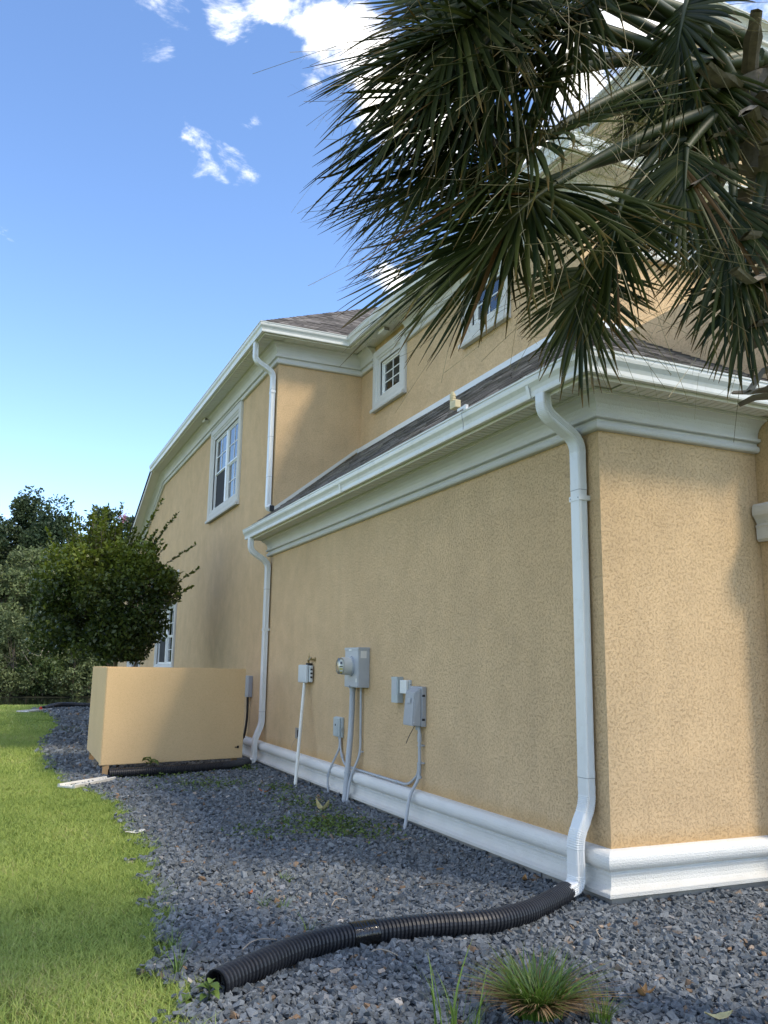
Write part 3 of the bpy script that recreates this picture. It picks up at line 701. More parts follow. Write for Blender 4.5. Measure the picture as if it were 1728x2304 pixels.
def downspout(y, xg, xw, ztop, zelb, zbot, kick, straps, seams):
    """from the gutter outlet (xg) by a double elbow to the wall (xw) and down"""
    def X(x, z): return (x, y, z)
    up = [X(xg, ztop)] + bend(X(xg, ztop), X(xg, zelb+.20), X(xw, zelb), .10) + bend(X(xg, zelb+.20), X(xw, zelb), X(xw, zelb-.3), .10) + [X(xw, zelb-.12)]
    if not kick:
        ds = rect_tube(MB(), [X(xw, zelb-.115), X(xw, zbot)]).build('downspout', 'downspout', house)
    else:
        ds = rect_tube(MB(), [X(xw, zelb-.115), X(xw, kick[0]+.08)]).build('downspout', 'downspout', house)
    # elbows: crimped on the bends
    pts = []
    for i in range(len(up)-1):
        k = 3
        pts += [Vector(up[i]).lerp(Vector(up[i+1]), q/k) for q in range(k)] if 0 < i < len(up)-2 else [Vector(up[i])]
    pts.append(Vector(up[-1]))
    rect_tube(MB(), pts, -.045, 1.04).build('elbow', 'downspout', ds)
    for z in seams:
        rect_tube(MB(), [X(xw, z+.05), X(xw, z)], 0, 1.035).build('sleeve', 'downspout', ds); rect_tube(MB(), [X(xw, z-.0005), X(xw, z-.006)], 0, 1.03).build('seam', 'boxgrey', ds)
    for z in straps:
        MB().box((xw-.045, y-.068, z-.02), (0, y+.068, z+.02)).build('strap', 'downspout', ds)
        for s in (-1, 1): MB().cyl((xw-.046, y+s*.05, z), (xw-.049, y+s*.05, z), .006, 8).build('screw', 'boxgrey', ds)
    if kick:
        zk, xk, zk2, zend, xend, yend = kick
        p = [X(xw, zk+.14)] + bend(X(xw, zk+.2), X(xw, zk), X(xk, zk2), .07) + bend(X(xw, zk), X(xk, zk2), X(xk, zend), .07) + [X(xk, zend+.02)]
        q = []
        for i in range(len(p)-1):
            k = 2 if 0 < i < len(p)-2 else 1
            q += [Vector(p[i]).lerp(Vector(p[i+1]), j/k) for j in range(k)]
        q.append(Vector(p[-1])); rect_tube(MB(), q, -.045, 1.04).build('elbow', 'downspout', ds)
        e = [Vector((xk, y, zend+.06))] + [Vector(v) for v in bend((xk, y, zend+.06), (xk, y, zend-.10), (xend, yend, zend-.125), .13, 14)] + [Vector((xend, yend, zend-.125))]
        rect_tube(MB(), e, -.05, 1.07).build('outlet_elbow', 'downspout', ds)
    else:
        e = [Vector(X(xw, zbot+.05))] + [Vector(v) for v in bend(X(xw, zbot+.05), X(xw, zbot-.07), (xw+.04, y-.16, zbot-.12), .06, 8)] + [Vector((xw+.03, y-.11, zbot-.105))]
        rect_tube(MB(), e, -.02, 1.04).build('outlet_elbow', 'downspout', ds)
        MB().box((xw-.005, y-.150, zbot-.155), (xw+.075, y-.115, zbot-.055)).build('outlet_mouth', 'black', ds)
    return ds
downspout(.19, -.385, -.062, ZS+.05, 3.43, 0, (.60, -.175, .36, .135, -.36, .13), [2.95], [3.02, .80])
downspout(9.06, -.385, -.062, ZS+.05, 3.36, 0, (.62, -.175, .34, .125, -.34, 8.95), [2.2], [2.9, .82])
downspout(9.27, -.395, -.045, ZS2+.05, 6.92, 4.46, None, [6.55], [6.6, 5.7, 4.95])

# ------------------------------------------------------------------ fittings on the eaves
def soffit_vent(loc, label):
    e = empty('soffit_vent', loc, label, 'vent'); x, y, z = loc
    MB().box((x-.06, y-.12, z-.075), (x+.06, y+.12, z-.001), .008).build('vent_hood', 'soffit', e)
    for k in range(5): MB().box((x-.05, y-.1235, z-.068+k*.012), (x+.05, y-.1205, z-.062+k*.012)).build('vent_slat', 'dark', e)
soffit_vent((-.16, 14.6, ZS2), 'small white hooded vent under the eave above the tall double window')
soffit_vent((1.46, 7.62, ZS2), 'small white hooded vent under the eave above the square window')
def rain_sensor():
    x, y, z = -.47, 1.50, 4.02
    e = empty('rain_sensor', (x, y, z), 'small cream plastic rain sensor clipped to the lower gutter edge', 'sensor')
    MB().box((x-.035, y-.06, z-.01), (x+.025, y+.05, z+.065), .006).build('sensor_body', 'cream', e)
    for k in range(2): MB().box((x-.037, y-.045, z+.012+k*.02), (x-.0345, y+.02, z+.02+k*.02)).build('sensor_rib', 'cream', e)
    MB().cyl((x-.01, y+.035, z+.055), (x-.01, y+.035, z+.145), .026, 14).build('sensor_post', 'cream', e)
    for k in range(3): MB().cyl((x-.01, y+.035, z+.075+k*.024), (x-.01, y+.035, z+.085+k*.024), .030, 14).build('sensor_ring', 'cream', e)
    MB().cyl((x-.01, y+.035, z+.145), (x-.01, y+.035, z+.165), .016, 12).build('sensor_cap', 'cream', e)
    MB().box((x-.012, y-.19, z-.055), (x+.012, y-.055, z-.03)).box((x-.014, y-.22, z-.075), (x+.014, y-.18, z-.028)).build('bracket', 'downspout', e)
    MB().tube(spline([(x-.01, y-.15, z-.05), (x-.022, y-.16, z-.12), (x-.002, y-.15, z-.18), (x+.015, y-.12, z-.24)], 6), .003, 6).build('wire', 'boxgrey', e)
rain_sensor()
def flood(y, z, label):
    e = empty('wall_light', (XT, y, z), label, 'light')
    MB().box((XT-.03, y-.09, z-.09), (XT, y+.09, z+.11), .006).build('back_plate', 'boxwhite', e)
    MB().box((XT-.18, y-.05, z-.02), (XT-.03, y+.05, z+.05), .01).build('arm', 'boxwhite', e)
    MB().cyl((XT-.15, y-.03, z-.0), (XT-.24, y-.10, z-.06), .055, 14).build('lamp_head', 'boxwhite', e)
    MB().cyl((XT-.241, y-.101, z-.0605), (XT-.246, y-.105, z-.064), .045, 14).build('lens', 'dark', e)
flood(18.0, 4.0, 'small white security light on the tall wall right of the tree top')
flood(20.4, 4.0, 'small white security light on the far wall beside dark leaves')

# ------------------------------------------------------------------ meter, boxes, conduits on the long wall
def boxpart(name, e, x, y0, y1, z0, z1, mat, bev=.006, x0=0.0): return MB().box((-x, y0, z0), (-x0-.001, y1, z1), bev).build(name, mat, e)
def meter():
    e = empty('electric_meter', (0, 4.79, 1.34), 'grey electric meter box with round glass meter on the tan wall', 'electric meter')
    boxpart('cabinet', e, .150, 4.565, 5.02, 1.34, 1.825, 'metergrey', .006)
    MB().box((-.160, 4.560, 1.800), (-.001, 5.025, 1.832), .004).build('lid', 'metergrey', e)
    MB().box((-.157, 4.575, 1.35), (-.150, 5.01, 1.798), .003).build('front_cover', 'metergrey', e)
    y, z = 4.80, 1.60
    MB().cyl((-.155, y, z), (-.178, y, z), .125, 32).build('meter_ring', 'metergrey', e)
    MB().cyl((-.178, y, z), (-.285, y, z), .107, 32).build('meter_body', 'meterface', e)
    for k in range(5): MB().tube([(-.19-.02*k, y, z), (-.194-.02*k, y, z)], .1085, 32).build('meter_rib', 'meterface', e)
    f = MB().cyl((-.285, y, z), (-.288, y, z), .096, 32).build('meter_dial', 'labelwhite', e)
    MB().box((-.2905, y-.035, z+.02), (-.2885, y+.035, z+.055)).build('display', 'ink', f)
    MB().box((-.2905, y-.055, z-.045), (-.2885, y+.055, z-.028)).box((-.2905, y-.03, z-.088), (-.2885, y+.03, z-.070)).build('print', 'yellow', f)
    for i, (a, b) in enumerate(((-.05, -.02), (-.01, .02), (.03, .055))): MB().box((-.2905, y+a, z-.012), (-.2885, y+b, z+.004)).build('print', 'ink', f)
    dome = MB(); pr = [(.102, -.286), (.102, -.315), (.095, -.328), (.06, -.337), (.0, -.34)]
    n = 28; vs = [(xx, y+r*math.cos(2*math.pi*k/n), z+r*math.sin(2*math.pi*k/n)) for r, xx in pr for k in range(n)]
    dome.add(vs, [(i*n+k, i*n+(k+1) % n, (i+1)*n+(k+1) % n, (i+1)*n+k) for i in range(len(pr)-1) for k in range(n)], True); dome.build('glass_cover', 'clear', e)
    MB().box((-.156, 4.78, 1.79), (-.1625, 4.87, 1.812)).build('maker_plate', 'labelwhite', e)
    MB().box((-.125, 4.5635, 1.70), (-.045, 4.5645, 1.79)).build('sticker', 'labelwhite', e)
    MB().box((-.1585, 4.60, 1.405), (-.1575, 4.635, 1.45)).build('sticker', 'labelwhite', e)
    k = MB(); k.tube([(-.075, 4.5645, 1.42), (-.075, 4.5615, 1.42)], .052, 24); k.build('knockout', 'metergrey', e)
    MB().cyl((-.156, 4.83, 1.345), (-.168, 4.83, 1.345), .016, 10).build('latch', 'boxgrey', e)
meter()
def conduit(pts, r, label, mat='conduit', straps=(), couplings=(), fr=.06, name='conduit', seg=12):
    p = fillet(pts, fr, 5); e = MB().tube(p, r, seg).build(name, mat); setp(e, label, 'conduit' if name == 'conduit' else 'pipe')
    for s in straps:
        q = Vector(s); MB().tube([q+Vector((0, 0, -.008)), q+Vector((0, 0, .008))], r+.005, seg).box((q.x+r*.3, q.y-r-.018, q.z-.007), (-.0005, q.y+r+.018, q.z+.007)).build('strap', mat if mat != 'pvc' else 'pvc', e)
    for a, b in couplings: MB().tube([a, b], r+.005, seg).build('coupling', mat, e)
    return e
conduit([(-.075, 4.93, 1.345), (-.085, 4.92, .9), (-.135, 4.89, .36), (-.175, 4.87, -.12)], .036, 'thick grey conduit dropping from the electric meter box into the gravel', couplings=[((-.0765, 4.928, 1.338), (-.077, 4.926, 1.30)), ((-.164, 4.875, .03), (-.171, 4.872, -.06))], straps=[(-.14, 4.887, .30)], fr=.4, seg=16)
conduit([(-.03, 4.76, 1.345), (-.03, 4.74, .53), (-.13, 4.82, .25), (-.195, 4.76, -.12)], .015, 'thin grey conduit beside the thick one below the meter box', straps=[(-.03, 4.74, .56)], fr=.12)
conduit([(-.028, 5.47, .69), (-.028, 5.45, .55), (-.125, 5.60, .22), (-.125, 5.62, .05), (-.10, 5.60, -.12)], .014, 'thin dark grey conduit curving left from the small switch box', straps=[], couplings=[((-.125, 5.605, .20), (-.125, 5.61, .16)), ((-.107, 5.606, -.04), (-.10, 5.60, -.12))], fr=.1)
conduit([(-.030, 5.44, .69), (-.030, 5.42, .52), (-.030, 5.28, .345), (-.034, 4.9, .338), (-.034, 3.36, .338), (-.03, 3.13, .47), (-.03, 3.12, .60)], .014, 'long thin grey conduit lying along the top of the white base moulding', straps=[], couplings=[((-.034, 4.16, .338), (-.034, 4.13, .338)), ((-.034, 3.66, .338), (-.034, 3.63, .338)), ((-.03, 5.345, .43), (-.03, 5.375, .47))], fr=.14)
conduit([(-.05, 3.10, .99), (-.045, 3.07, .93), (-.045, 3.06, .45), (-.145, 3.09, .28), (-.27, 2.97, -.12)], .018, 'grey conduit running down from the large grey utility box', couplings=[((-.045, 3.07, .90), (-.045, 3.068, .82)), ((-.045, 3.062, .47), (-.045, 3.06, .44))], straps=[(-.045, 3.066, .78), (-.045, 3.06, .60)], fr=.1)
conduit([(-.075, 6.83, 1.36), (-.33, 6.36, -.12)], .024, 'white plastic pipe leaning from the tap box down to the gravel', 'pvc', name='pvc_pipe')
def switch_box():
    e = empty('switch_box', (0, 5.53, .67), 'small grey weatherproof switch box left of the thick conduit', 'electrical box')
    boxpart('back_box', e, .034, 5.385, 5.66, .675, .935, 'boxgreen', .01)
    boxpart('cover', e, .062, 5.41, 5.64, .685, .928, 'boxgreen', .014, .034)
    MB().box((-.068, 5.45, .715), (-.0615, 5.605, .89), .004).build('flap', 'boxgreen', e)
    for z in (.90, .725): MB().box((-.0675, 5.46, z-.006), (-.0615, 5.60, z+.006)).build('ridge', 'boxgreen', e)
    MB().box((-.070, 5.52, .82), (-.0685, 5.55, .845)).build('hole', 'ink', e)
    MB().box((-.05, 5.372, .75), (-.028, 5.386, .80), .003).build('latch', 'boxgreen', e)
    MB().cyl((-.03, 5.46, .655), (-.03, 5.46, .685), .022, 12).build('fitting', 'boxgrey', e)
switch_box()
def utility():
    e = empty('utility_box', (0, 3.13, .97), 'large grey utility box with a sloping cover, lowest of the three boxes', 'utility box')
    boxpart('back_box', e, .055, 2.995, 3.30, .975, 1.395, 'boxgrey', .01)
    a = [(-.056, 3.01, .98), (-.056, 3.285, .98), (-.056, 3.285, 1.385), (-.056, 3.01, 1.385)]
    b = [(-.15, 3.03, .985), (-.15, 3.275, .985), (-.125, 3.26, 1.33), (-.125, 3.04, 1.33)]
    mb = MB(); mb.add(a+b, [(3, 2, 1, 0), (4, 5, 6, 7), (0, 1, 5, 4), (1, 2, 6, 5), (2, 3, 7, 6), (3, 0, 4, 7)]); c = mb.build('cover', 'boxgrey', e)
    bm = bmesh.new(); bm.from_mesh(c.data); bmesh.ops.bevel(bm, geom=bm.edges[:], offset=.009, segments=2, affect='EDGES'); bm.to_mesh(c.data); bm.free()
    for q in (1.05, 1.30): MB().box((-.054, 2.9935, q-.012), (-.02, 2.9945, q+.012)).build('hinge', 'ink', e)
    MB().box((-.1415, 3.10, 1.22), (-.1395, 3.20, 1.27)).build('faded_label', 'conduit', e)
    MB().cyl((-.13, 3.031, 1.02), (-.13, 3.0265, 1.02), .007, 8).build('screw', 'labelwhite', e)
    MB().cyl((-.05, 3.10, .94), (-.05, 3.10, .985), .026, 12).build('fitting', 'boxgrey', e)
    MB().tube(spline([(-.075, 3.13, .98), (-.09, 3.17, .92), (-.11, 3.20, .86), (-.125, 3.235, .79)], 5), .004, 6).build('loose_wire', 'black', e)
    e = empty('junction_box', (0, 3.66, 1.2), 'tall pale grey-green box, leftmost of the three wall boxes', 'electrical box')
    boxpart('cabinet', e, .075, 3.58, 3.745, 1.20, 1.488, 'boxgreen', .004)
    MB().box((-.080, 3.584, 1.465), (-.0755, 3.741, 1.484)).build('lid', 'boxgreen', e)
    MB().box((-.0775, 3.605, 1.29), (-.0755, 3.72, 1.455)).build('faded_label', 'conduit', e)
    e = empty('white_junction_box', (0, 3.45, 1.31), 'small white box wedged between the two grey boxes', 'electrical box')
    boxpart('back_box', e, .03, 3.362, 3.56, 1.31, 1.456, 'boxpale', .004)
    boxpart('cover', e, .062, 3.375, 3.55, 1.308, 1.454, 'boxwhite', .008, .031)
    for k in range(3): MB().box((-.026, 3.3585, 1.34+k*.03), (-.008, 3.3615, 1.355+k*.03)).build('slot', 'boxgrey', e)
utility()
def tap_box():
    e = empty('tap_timer', (0, 6.8, 1.35), 'pale grey plastic box hanging below a brass tap near the far downspout', 'tap timer')
    boxpart('back_case', e, .07, 6.62, 7.02, 1.36, 1.60, 'boxpale', .012, .02)
    boxpart('front_case', e, .115, 6.66, 7.04, 1.35, 1.61, 'boxpale', .02, .072)
    for k in range(3): MB().box((-.062, 6.6165, 1.42+k*.055), (-.03, 6.6195, 1.445+k*.055)).build('slot', 'black', e)
    MB().cyl((-.045, 6.74, 1.59), (-.045, 6.74, 1.635), .05, 14).build('hose_collar', 'black', e)
    t = empty('tap', (0, 6.6, 1.69), 'brass garden tap sticking out of the wall above the pale box', 'tap')
    MB().tube(spline([(0, 6.60, 1.69), (-.04, 6.65, 1.69), (-.06, 6.73, 1.68), (-.05, 6.74, 1.63)], 5), .016, 10).build('spout', 'brass', t)
    MB().cyl((-.05, 6.74, 1.69), (-.05, 6.74, 1.74), .010, 8).cyl((-.05, 6.74, 1.74), (-.05, 6.74, 1.785), .004, 6).build('stem', 'brass', t)
    MB().cyl((-.07, 6.60, 1.69), (-.085, 6.60, 1.70), .028, 10).build('handle', 'brass', t)
    MB().cyl((0, 6.60, 1.69), (-.008, 6.60, 1.69), .032, 12).build('flange', 'brass', t)
    o = empty('outlet_plate', (0, 7.27, .51), 'small dull grey-brown plate low on the wall behind the white pipe', 'wall plate')
    boxpart('cover', o, .022, 7.18, 7.36, .515, .67, 'concrete', .004)
    MB().box((-.026, 7.21, .54), (-.0225, 7.25, .645)).build('slot', 'dark', o)
    w = MB().tube(spline([(-.02, 7.30, .52), (-.04, 7.42, .42), (-.03, 7.48, .36), (-.03, 7.30, .33), (-.02, 7.22, .335)], 6), .003, 6).build('thin_cable', 'twig'); setp(w, 'thin tan cable drooping from the dull wall plate', 'cable')
    d = empty('disconnect_box', (XT, 10.1, .9), 'narrow dark grey box on the wall behind the enclosure edge', 'electrical box')
    MB().box((XT-.08, 10.02, 1.02), (XT-.001, 10.3, 1.40), .01).build('cabinet', 'boxgrey', d)
    MB().tube(spline([(XT-.05, 10.15, 1.05), (XT-.05, 10.15, .6), (XT-.12, 10.17, .2), (XT-.3, 10.2, .02)], 6), .022, 10).build('whip', 'black', d)
tap_box()

# ------------------------------------------------------------------ equipment enclosure
def enclosure():
    e = empty('equipment_enclosure', (-1.7, 8.2, -.05), 'freestanding tan stucco enclosure of low panels beside the house', 'enclosure')
    def panel(pts, ext):
        o = MB().prism(pts, ext).build('panel', 'screenwall', e)
        bm = bmesh.new(); bm.from_mesh(o.data); bmesh.ops.bevel(bm, geom=bm.edges[:], offset=.008, segments=2, affect='EDGES'); bm.to_mesh(o.data); bm.free()
    panel([(-2.725, 8.2, .105), (-.46, 8.72, .105), (-.46, 8.72, 1.53), (-2.725, 8.2, 1.53)], (-.02, .088, 0))
    panel([(-2.722, 8.293, .105), (-2.722, 10.46, .13), (-2.722, 10.46, 1.53), (-2.722, 8.293, 1.53)], (.09, 0, 0))
    panel([(-2.63, 10.37, .13), (-.6, 10.37, .17), (-.6, 10.37, 1.53), (-2.63, 10.37, 1.53)], (0, .088, 0))
    for x, y in ((-2.69, 8.23), (-.62, 8.78), (-2.69, 10.3), (-.72, 10.3)): MB().box((x, y, -.15), (x+.09, y+.05, .2)).build('post', 'timber', e)
    mb = MB()
    for a, b, c in (((-.735, .27), (-.70, .285), .012), ((-.70, .262), (-.665, .30), .012)): mb.box((a[0]+.13, 8.68, a[1]), (b[0]+.13, 8.683, b[1]))
    mb.build('chip', 'dark', e)
enclosure()

# ------------------------------------------------------------------ corrugated pipes and splash blocks
def corrugated(name, pts, r, label, n=10, pitch=.028, tape=None, hollow=True):
    P = spline(pts, n); seg = 22
    # resample by length
    acc = [0]
    for a, b in zip(P, P[1:]): acc.append(acc[-1]+(b-a).length)
    tot = acc[-1]; step = pitch/5; cnt = int(tot/step); q = []; rr = []
    prof = [1.0, 1.0, 1.0, .86, .86]
    j = 0
    for i in range(cnt+1):
        s = i*step
        while j < len(acc)-2 and acc[j+1] < s: j += 1
        t = (s-acc[j])/max(1e-6, acc[j+1]-acc[j]); q.append(P[j].lerp(P[j+1], t)); rr.append(r*prof[i % 5])
    e = MB().tube(q, rr, seg, caps=False, smooth=False)
    e = e.build(name, 'corr'); setp(e, label, 'drain pipe')
    MB().tube(q[:14], r*.83, seg, caps=False).build('pipe_lining', 'black', e)
    MB().tube(q[-14:], r*.83, seg, caps=False).build('pipe_lining', 'black', e)
    if tape:
        a, b = tape; sl_ = [k for k in range(len(q)) if a < k*step < b]
        MB().tube([q[k] for k in sl_], [r*1.03+random.uniform(-.0015, .0015) for k in sl_], seg, caps=True).build('tape_patch', 'tape', e)
    return e
corrugated('corrugated_pipe', [(-.30, .155, .01), (-.452, .05, .008), (-.85, -.17, .005), (-1.212, -.275, .01), (-1.585, -.232, .012), (-1.854, -.22, .012), (-2.163, -.244, .012), (-2.402, -.301, .012), (-2.591, -.388, .01), (-2.778, -.502, .005), (-2.916, -.58, .0), (-3.05, -.672, -.005)], .073, 'black corrugated drain pipe curving across the gravel in the foreground', tape=(1.78, 1.96))
corrugated('corrugated_pipe', [(-.30, 8.97, .0), (-.457, 8.74, .01), (-.75, 8.46, .02), (-1.098, 8.297, .02), (-1.666, 8.114, .02), (-2.193, 8.004, .02), (-2.628, 7.963, .015)], .072, 'black corrugated drain pipe lying along the foot of the tan enclosure')
corrugated('corrugated_pipe', [(-.4, 27.9, .02), (-1.07, 28.0, .05), (-1.8, 28.1, .08), (-2.25, 27.9, .07), (-2.72, 26.9, .0)], .085, 'distant black drain pipe at the far end of the gravel bed', pitch=.05)
def splash(pos, yaw, ln, w, label, flag=False):
    c, s = math.cos(yaw), math.sin(yaw); Tm = lambda u, v, z: (pos[0]+u*c-v*s, pos[1]+u*s+v*c, pos[2]+z)
    prof = lambda k: [(-w/2*k, 0), (-w/2*k, .055), (-w/2*k+.03, .06), (-w/2*k+.05, .028), (w/2*k-.05, .028), (w/2*k-.03, .06), (w/2*k, .055), (w/2*k, 0)]
    vs = [Tm(0, a, b) for a, b in prof(1)]+[Tm(ln, a, b*.8) for a, b in prof(1.5)]; n = 8
    o = MB().add(vs, [(i, (i+1) % n, n+(i+1) % n, n+i) for i in range(n)]+[tuple(range(n)), tuple(range(n, 2*n))]).build('splash_block', 'whitestone'); setp(o, label, 'splash block')
splash((-2.62, 7.80, -.06), R(222), .85, .2, 'white concrete splash block below the end of the enclosure drain pipe')
splash((-2.55, 26.9, -.05), R(235), 1.5, .3, 'white splash block at the end of the distant drain pipe')
o = MB().prism([(-2.88, 26.3, -.05), (-2.79, 26.3, -.05), (-2.77, 26.3, .03), (-2.82, 26.3, .11), (-2.87, 26.3, .07)], (0, .06, 0)).build('red_marker', 'flagred'); setp(o, 'small red plastic marker standing on the distant splash block', 'marker')
def chip(name, pos, size, mat, label, cat, yaw=0.0, curl=.3, n=6, ratio=.45):
    V = []; F = []; c, s = math.cos(yaw), math.sin(yaw)
    for i in range(n+1):
        t = i/n; w = size*ratio*math.sin(math.pi*min(1, t*1.02+.03))**.7*.5
        for k in (-1, -.33, .33, 1):
            u = (t-.5)*size; v = k*w*(1+.15*math.sin(9*t+k)); z = curl*size*((t-.5)**2*2.2+.35*abs(k)*abs(k)*.4)+.004+.01*size*math.sin(13*t+5*k)
            V.append((pos[0]+u*c-v*s, pos[1]+u*s+v*c, pos[2]+z))
    for i in range(n):
        for k in range(3): F.append((i*4+k, i*4+k+1, (i+1)*4+k+1, (i+1)*4+k))
    o = raw(name, V, F, M[mat], None, True); setp(o, label, cat); return o
chip('white_stone_chip', (-2.83, 3.76, -.05), .22, 'whitestone', 'broken white slab bit at the lawn edge', 'stone', .4, .1, 6, .6)
chip('fallen_leaf', (-.906, 5.871, -.04), .16, 'redleaf', 'red-brown fallen leaf on gravel near the white pipe', 'leaf', 2.6, .5)
chip('fallen_leaf', (-.677, 4.292, -.04), .22, 'paleleaf', 'pale curled dry leaf on gravel in front of the thick conduit', 'leaf', 2.0, .9)
chip('fallen_leaf', (-1.065, -1.556, -.03), .10, 'deadleaf', 'tan dead leaf cluster on gravel at the bottom right', 'leaf', .5, .8)
chip('fallen_leaf', (-1.02, -1.54, -.03), .08, 'deadleaf', 'small tan dead leaf just right of the tan leaf cluster', 'leaf', -.6, .8)
chip('fallen_leaf', (-.93, -1.93, -.02), .15, 'paleleaf', 'pale dry leaf at the bottom edge right of the grass clumps', 'leaf', -.2, .3)
chip('fallen_leaf', (-2.40, 1.05, -.035), .07, 'redleaf', 'small rust leaf on open gravel right of the lawn edge', 'leaf', .9, .6)
chip('fallen_leaf', (-.28, .72, -.04), .10, 'deadleaf', 'brown leaf on gravel against the white base by the corner', 'leaf', .9, .6)
for p, a, ln, lb in (((-1.881, .618), .5, .16, 'short bleached twig on gravel above the pipe'), ((-2.034, -.488), -.6, .17, 'bleached forked twig just below the taped part of the pipe'), ((-2.641, -.05), .4, .26, 'long thin twig on gravel above the pipe end'), ((-1.02, .75), 2.5, .30, 'thin dark twig arching over gravel left of the near downspout'), ((-.62, -.62), 1.2, .12, 'short bleached twig on gravel below the house corner')):
    q = [(p[0]+math.cos(a)*ln*(t-.5), p[1]+math.sin(a)*ln*(t-.5)+.02*math.sin(6*t), -.035+.03*math.sin(3*t)) for t in (0, .25, .5, .75, 1)]
    tw_ = MB().tube(spline(q, 4), [.004]*16+[.002], 6).build('twig', 'bark' if 'dark' in lb else 'twig'); setp(tw_, lb, 'twig')

# ------------------------------------------------------------------ gravel stones
def stones():
    pts = []; siz = []
    def region(x0, x1, y0, y1, dens, s, excl=None):
        n = int((x1-x0)*(y1-y0)*dens); x = RNG.uniform(x0, x1, n); y = RNG.uniform(y0, y1, n)
        k = (x > edge_w(x, y)-.02+RNG.normal(0, .05, n)) & ~((x > -.06) & (y > -.06)) & ~((x > W-.1) & (y > -.4))
        pts.append(np.stack([x[k], y[k]], 1)); siz.append(np.full(k.sum(), s))
    region(-3.6, 0, -3.4, 1.5, 2300, .0130); region(0, 2.2, -3.0, 0, 2100, .0130); region(-3.3, 0, 1.5, 4.5, 1700, .0140); region(-3.3, 0, 4.5, 9.2, 1000, .0165)
    region(-3.5, -.0, 9.2, 16, 320, .025); region(-3.5, 0, 16, 29, 150, .036)
    p = np.concatenate(pts); s = np.concatenate(siz); n = len(p)
    cube = np.array([(x, y, z) for z in (-1, 1) for y in (-1, 1) for x in (-1, 1)], float)
    q = np.repeat(cube[None], n, 0)+np.clip(RNG.normal(0, .30, (n, 8, 3)), -.55, .55)
    sc = s[:, None]*np.exp(np.clip(RNG.normal(0, .28, (n, 1)), -.6, .55))*np.stack([RNG.uniform(.9, 1.45, n), RNG.uniform(.55, 1.0, n), RNG.uniform(.35, .75, n)], 1)
    q = q*sc[:, None, :]
    def rot(ax, a):
        c, s_ = np.cos(a), np.sin(a); m = np.zeros((n, 3, 3)); i, j = [(1, 2), (2, 0), (0, 1)][ax]; m[:, ax, ax] = 1; m[:, i, i] = c; m[:, j, j] = c; m[:, i, j] = -s_; m[:, j, i] = s_; return m
    q = np.einsum('nij,nkj->nki', rot(2, RNG.uniform(0, 6.28, n)) @ rot(0, RNG.normal(0, .55, n)) @ rot(1, RNG.normal(0, .55, n)), q)
    z = G+.002+RNG.uniform(0, .030, n)*(s/.0130)**.5+.010*np.sin(p[:, 0]*4.1)*np.sin(p[:, 1]*3.3)
    q[:, :, :2] += p[:, None]; q[:, :, 2] += z[:, None]
    f = np.array([(0, 2, 3, 1), (4, 5, 7, 6), (0, 1, 5, 4), (2, 6, 7, 3), (0, 4, 6, 2), (1, 3, 7, 5)])
    F = (f[None]+np.arange(n)[:, None, None]*8).reshape(-1, 4)
    # split each quad so the stones stay crisply faceted
    F = np.concatenate([F[:, [0, 1, 2]], F[:, [0, 2, 3]]])
    tint = RNG.uniform(0, 1, n); tint = np.where(tint > .955, .885+(tint-.955)*2.5, tint*.86)
    o = raw('gravel', q.reshape(-1, 3), F, M['stone'], None, False, tint=np.repeat(tint, 8)); setp(o, 'blue-grey crushed stone gravel along the house', 'gravel', None, 'stuff')
stones()

# ------------------------------------------------------------------ blades of grass
def blades(x, y, z, h, w, lean, tint, segs=2, yaw=None):
    n = len(x); a = RNG.uniform(0, 6.283, n) if yaw is None else yaw; b = a+1.57+RNG.normal(0, .5, n)
    dx, dy = np.cos(a), np.sin(a); wx, wy = np.cos(b)*w/2, np.sin(b)*w/2
    rows = []
    for k in range(segs+1):
        t = k/segs; cx = x+dx*lean*h*t**2; cy = y+dy*lean*h*t**2; cz = z+h*t*(1-.35*np.minimum(lean, 1.6)*t*.55)
        m = (1-t)**.7 if k < segs else 0
        if k < segs: rows += [np.stack([cx-wx*m, cy-wy*m, cz], 1), np.stack([cx+wx*m, cy+wy*m, cz], 1)]
        else: rows.append(np.stack([cx, cy, cz], 1))
    V = np.stack(rows, 1); m = V.shape[1]; F = []
    for k in range(segs-1): F += [(2*k, 2*k+1, 2*k+3), (2*k, 2*k+3, 2*k+2)]
    F.append((2*segs-2, 2*segs-1, 2*segs)); F = np.array(F)
    F = (F[None]+np.arange(n)[:, None, None]*m).reshape(-1, 3)
    return V.reshape(-1, 3), F, np.repeat(tint, m), np.tile(np.array([min(1, (k//2)/segs) for k in range(m)]), n)
def sm_noise(x, y, f, seed):
    r = np.random.default_rng(seed); v = np.zeros_like(x)
    for k in range(5):
        a = r.uniform(0, 6.28); ff = f*r.uniform(.6, 1.8); v += np.sin((x*np.cos(a)+y*np.sin(a))*ff+r.uniform(0, 6.28))
    return v/5
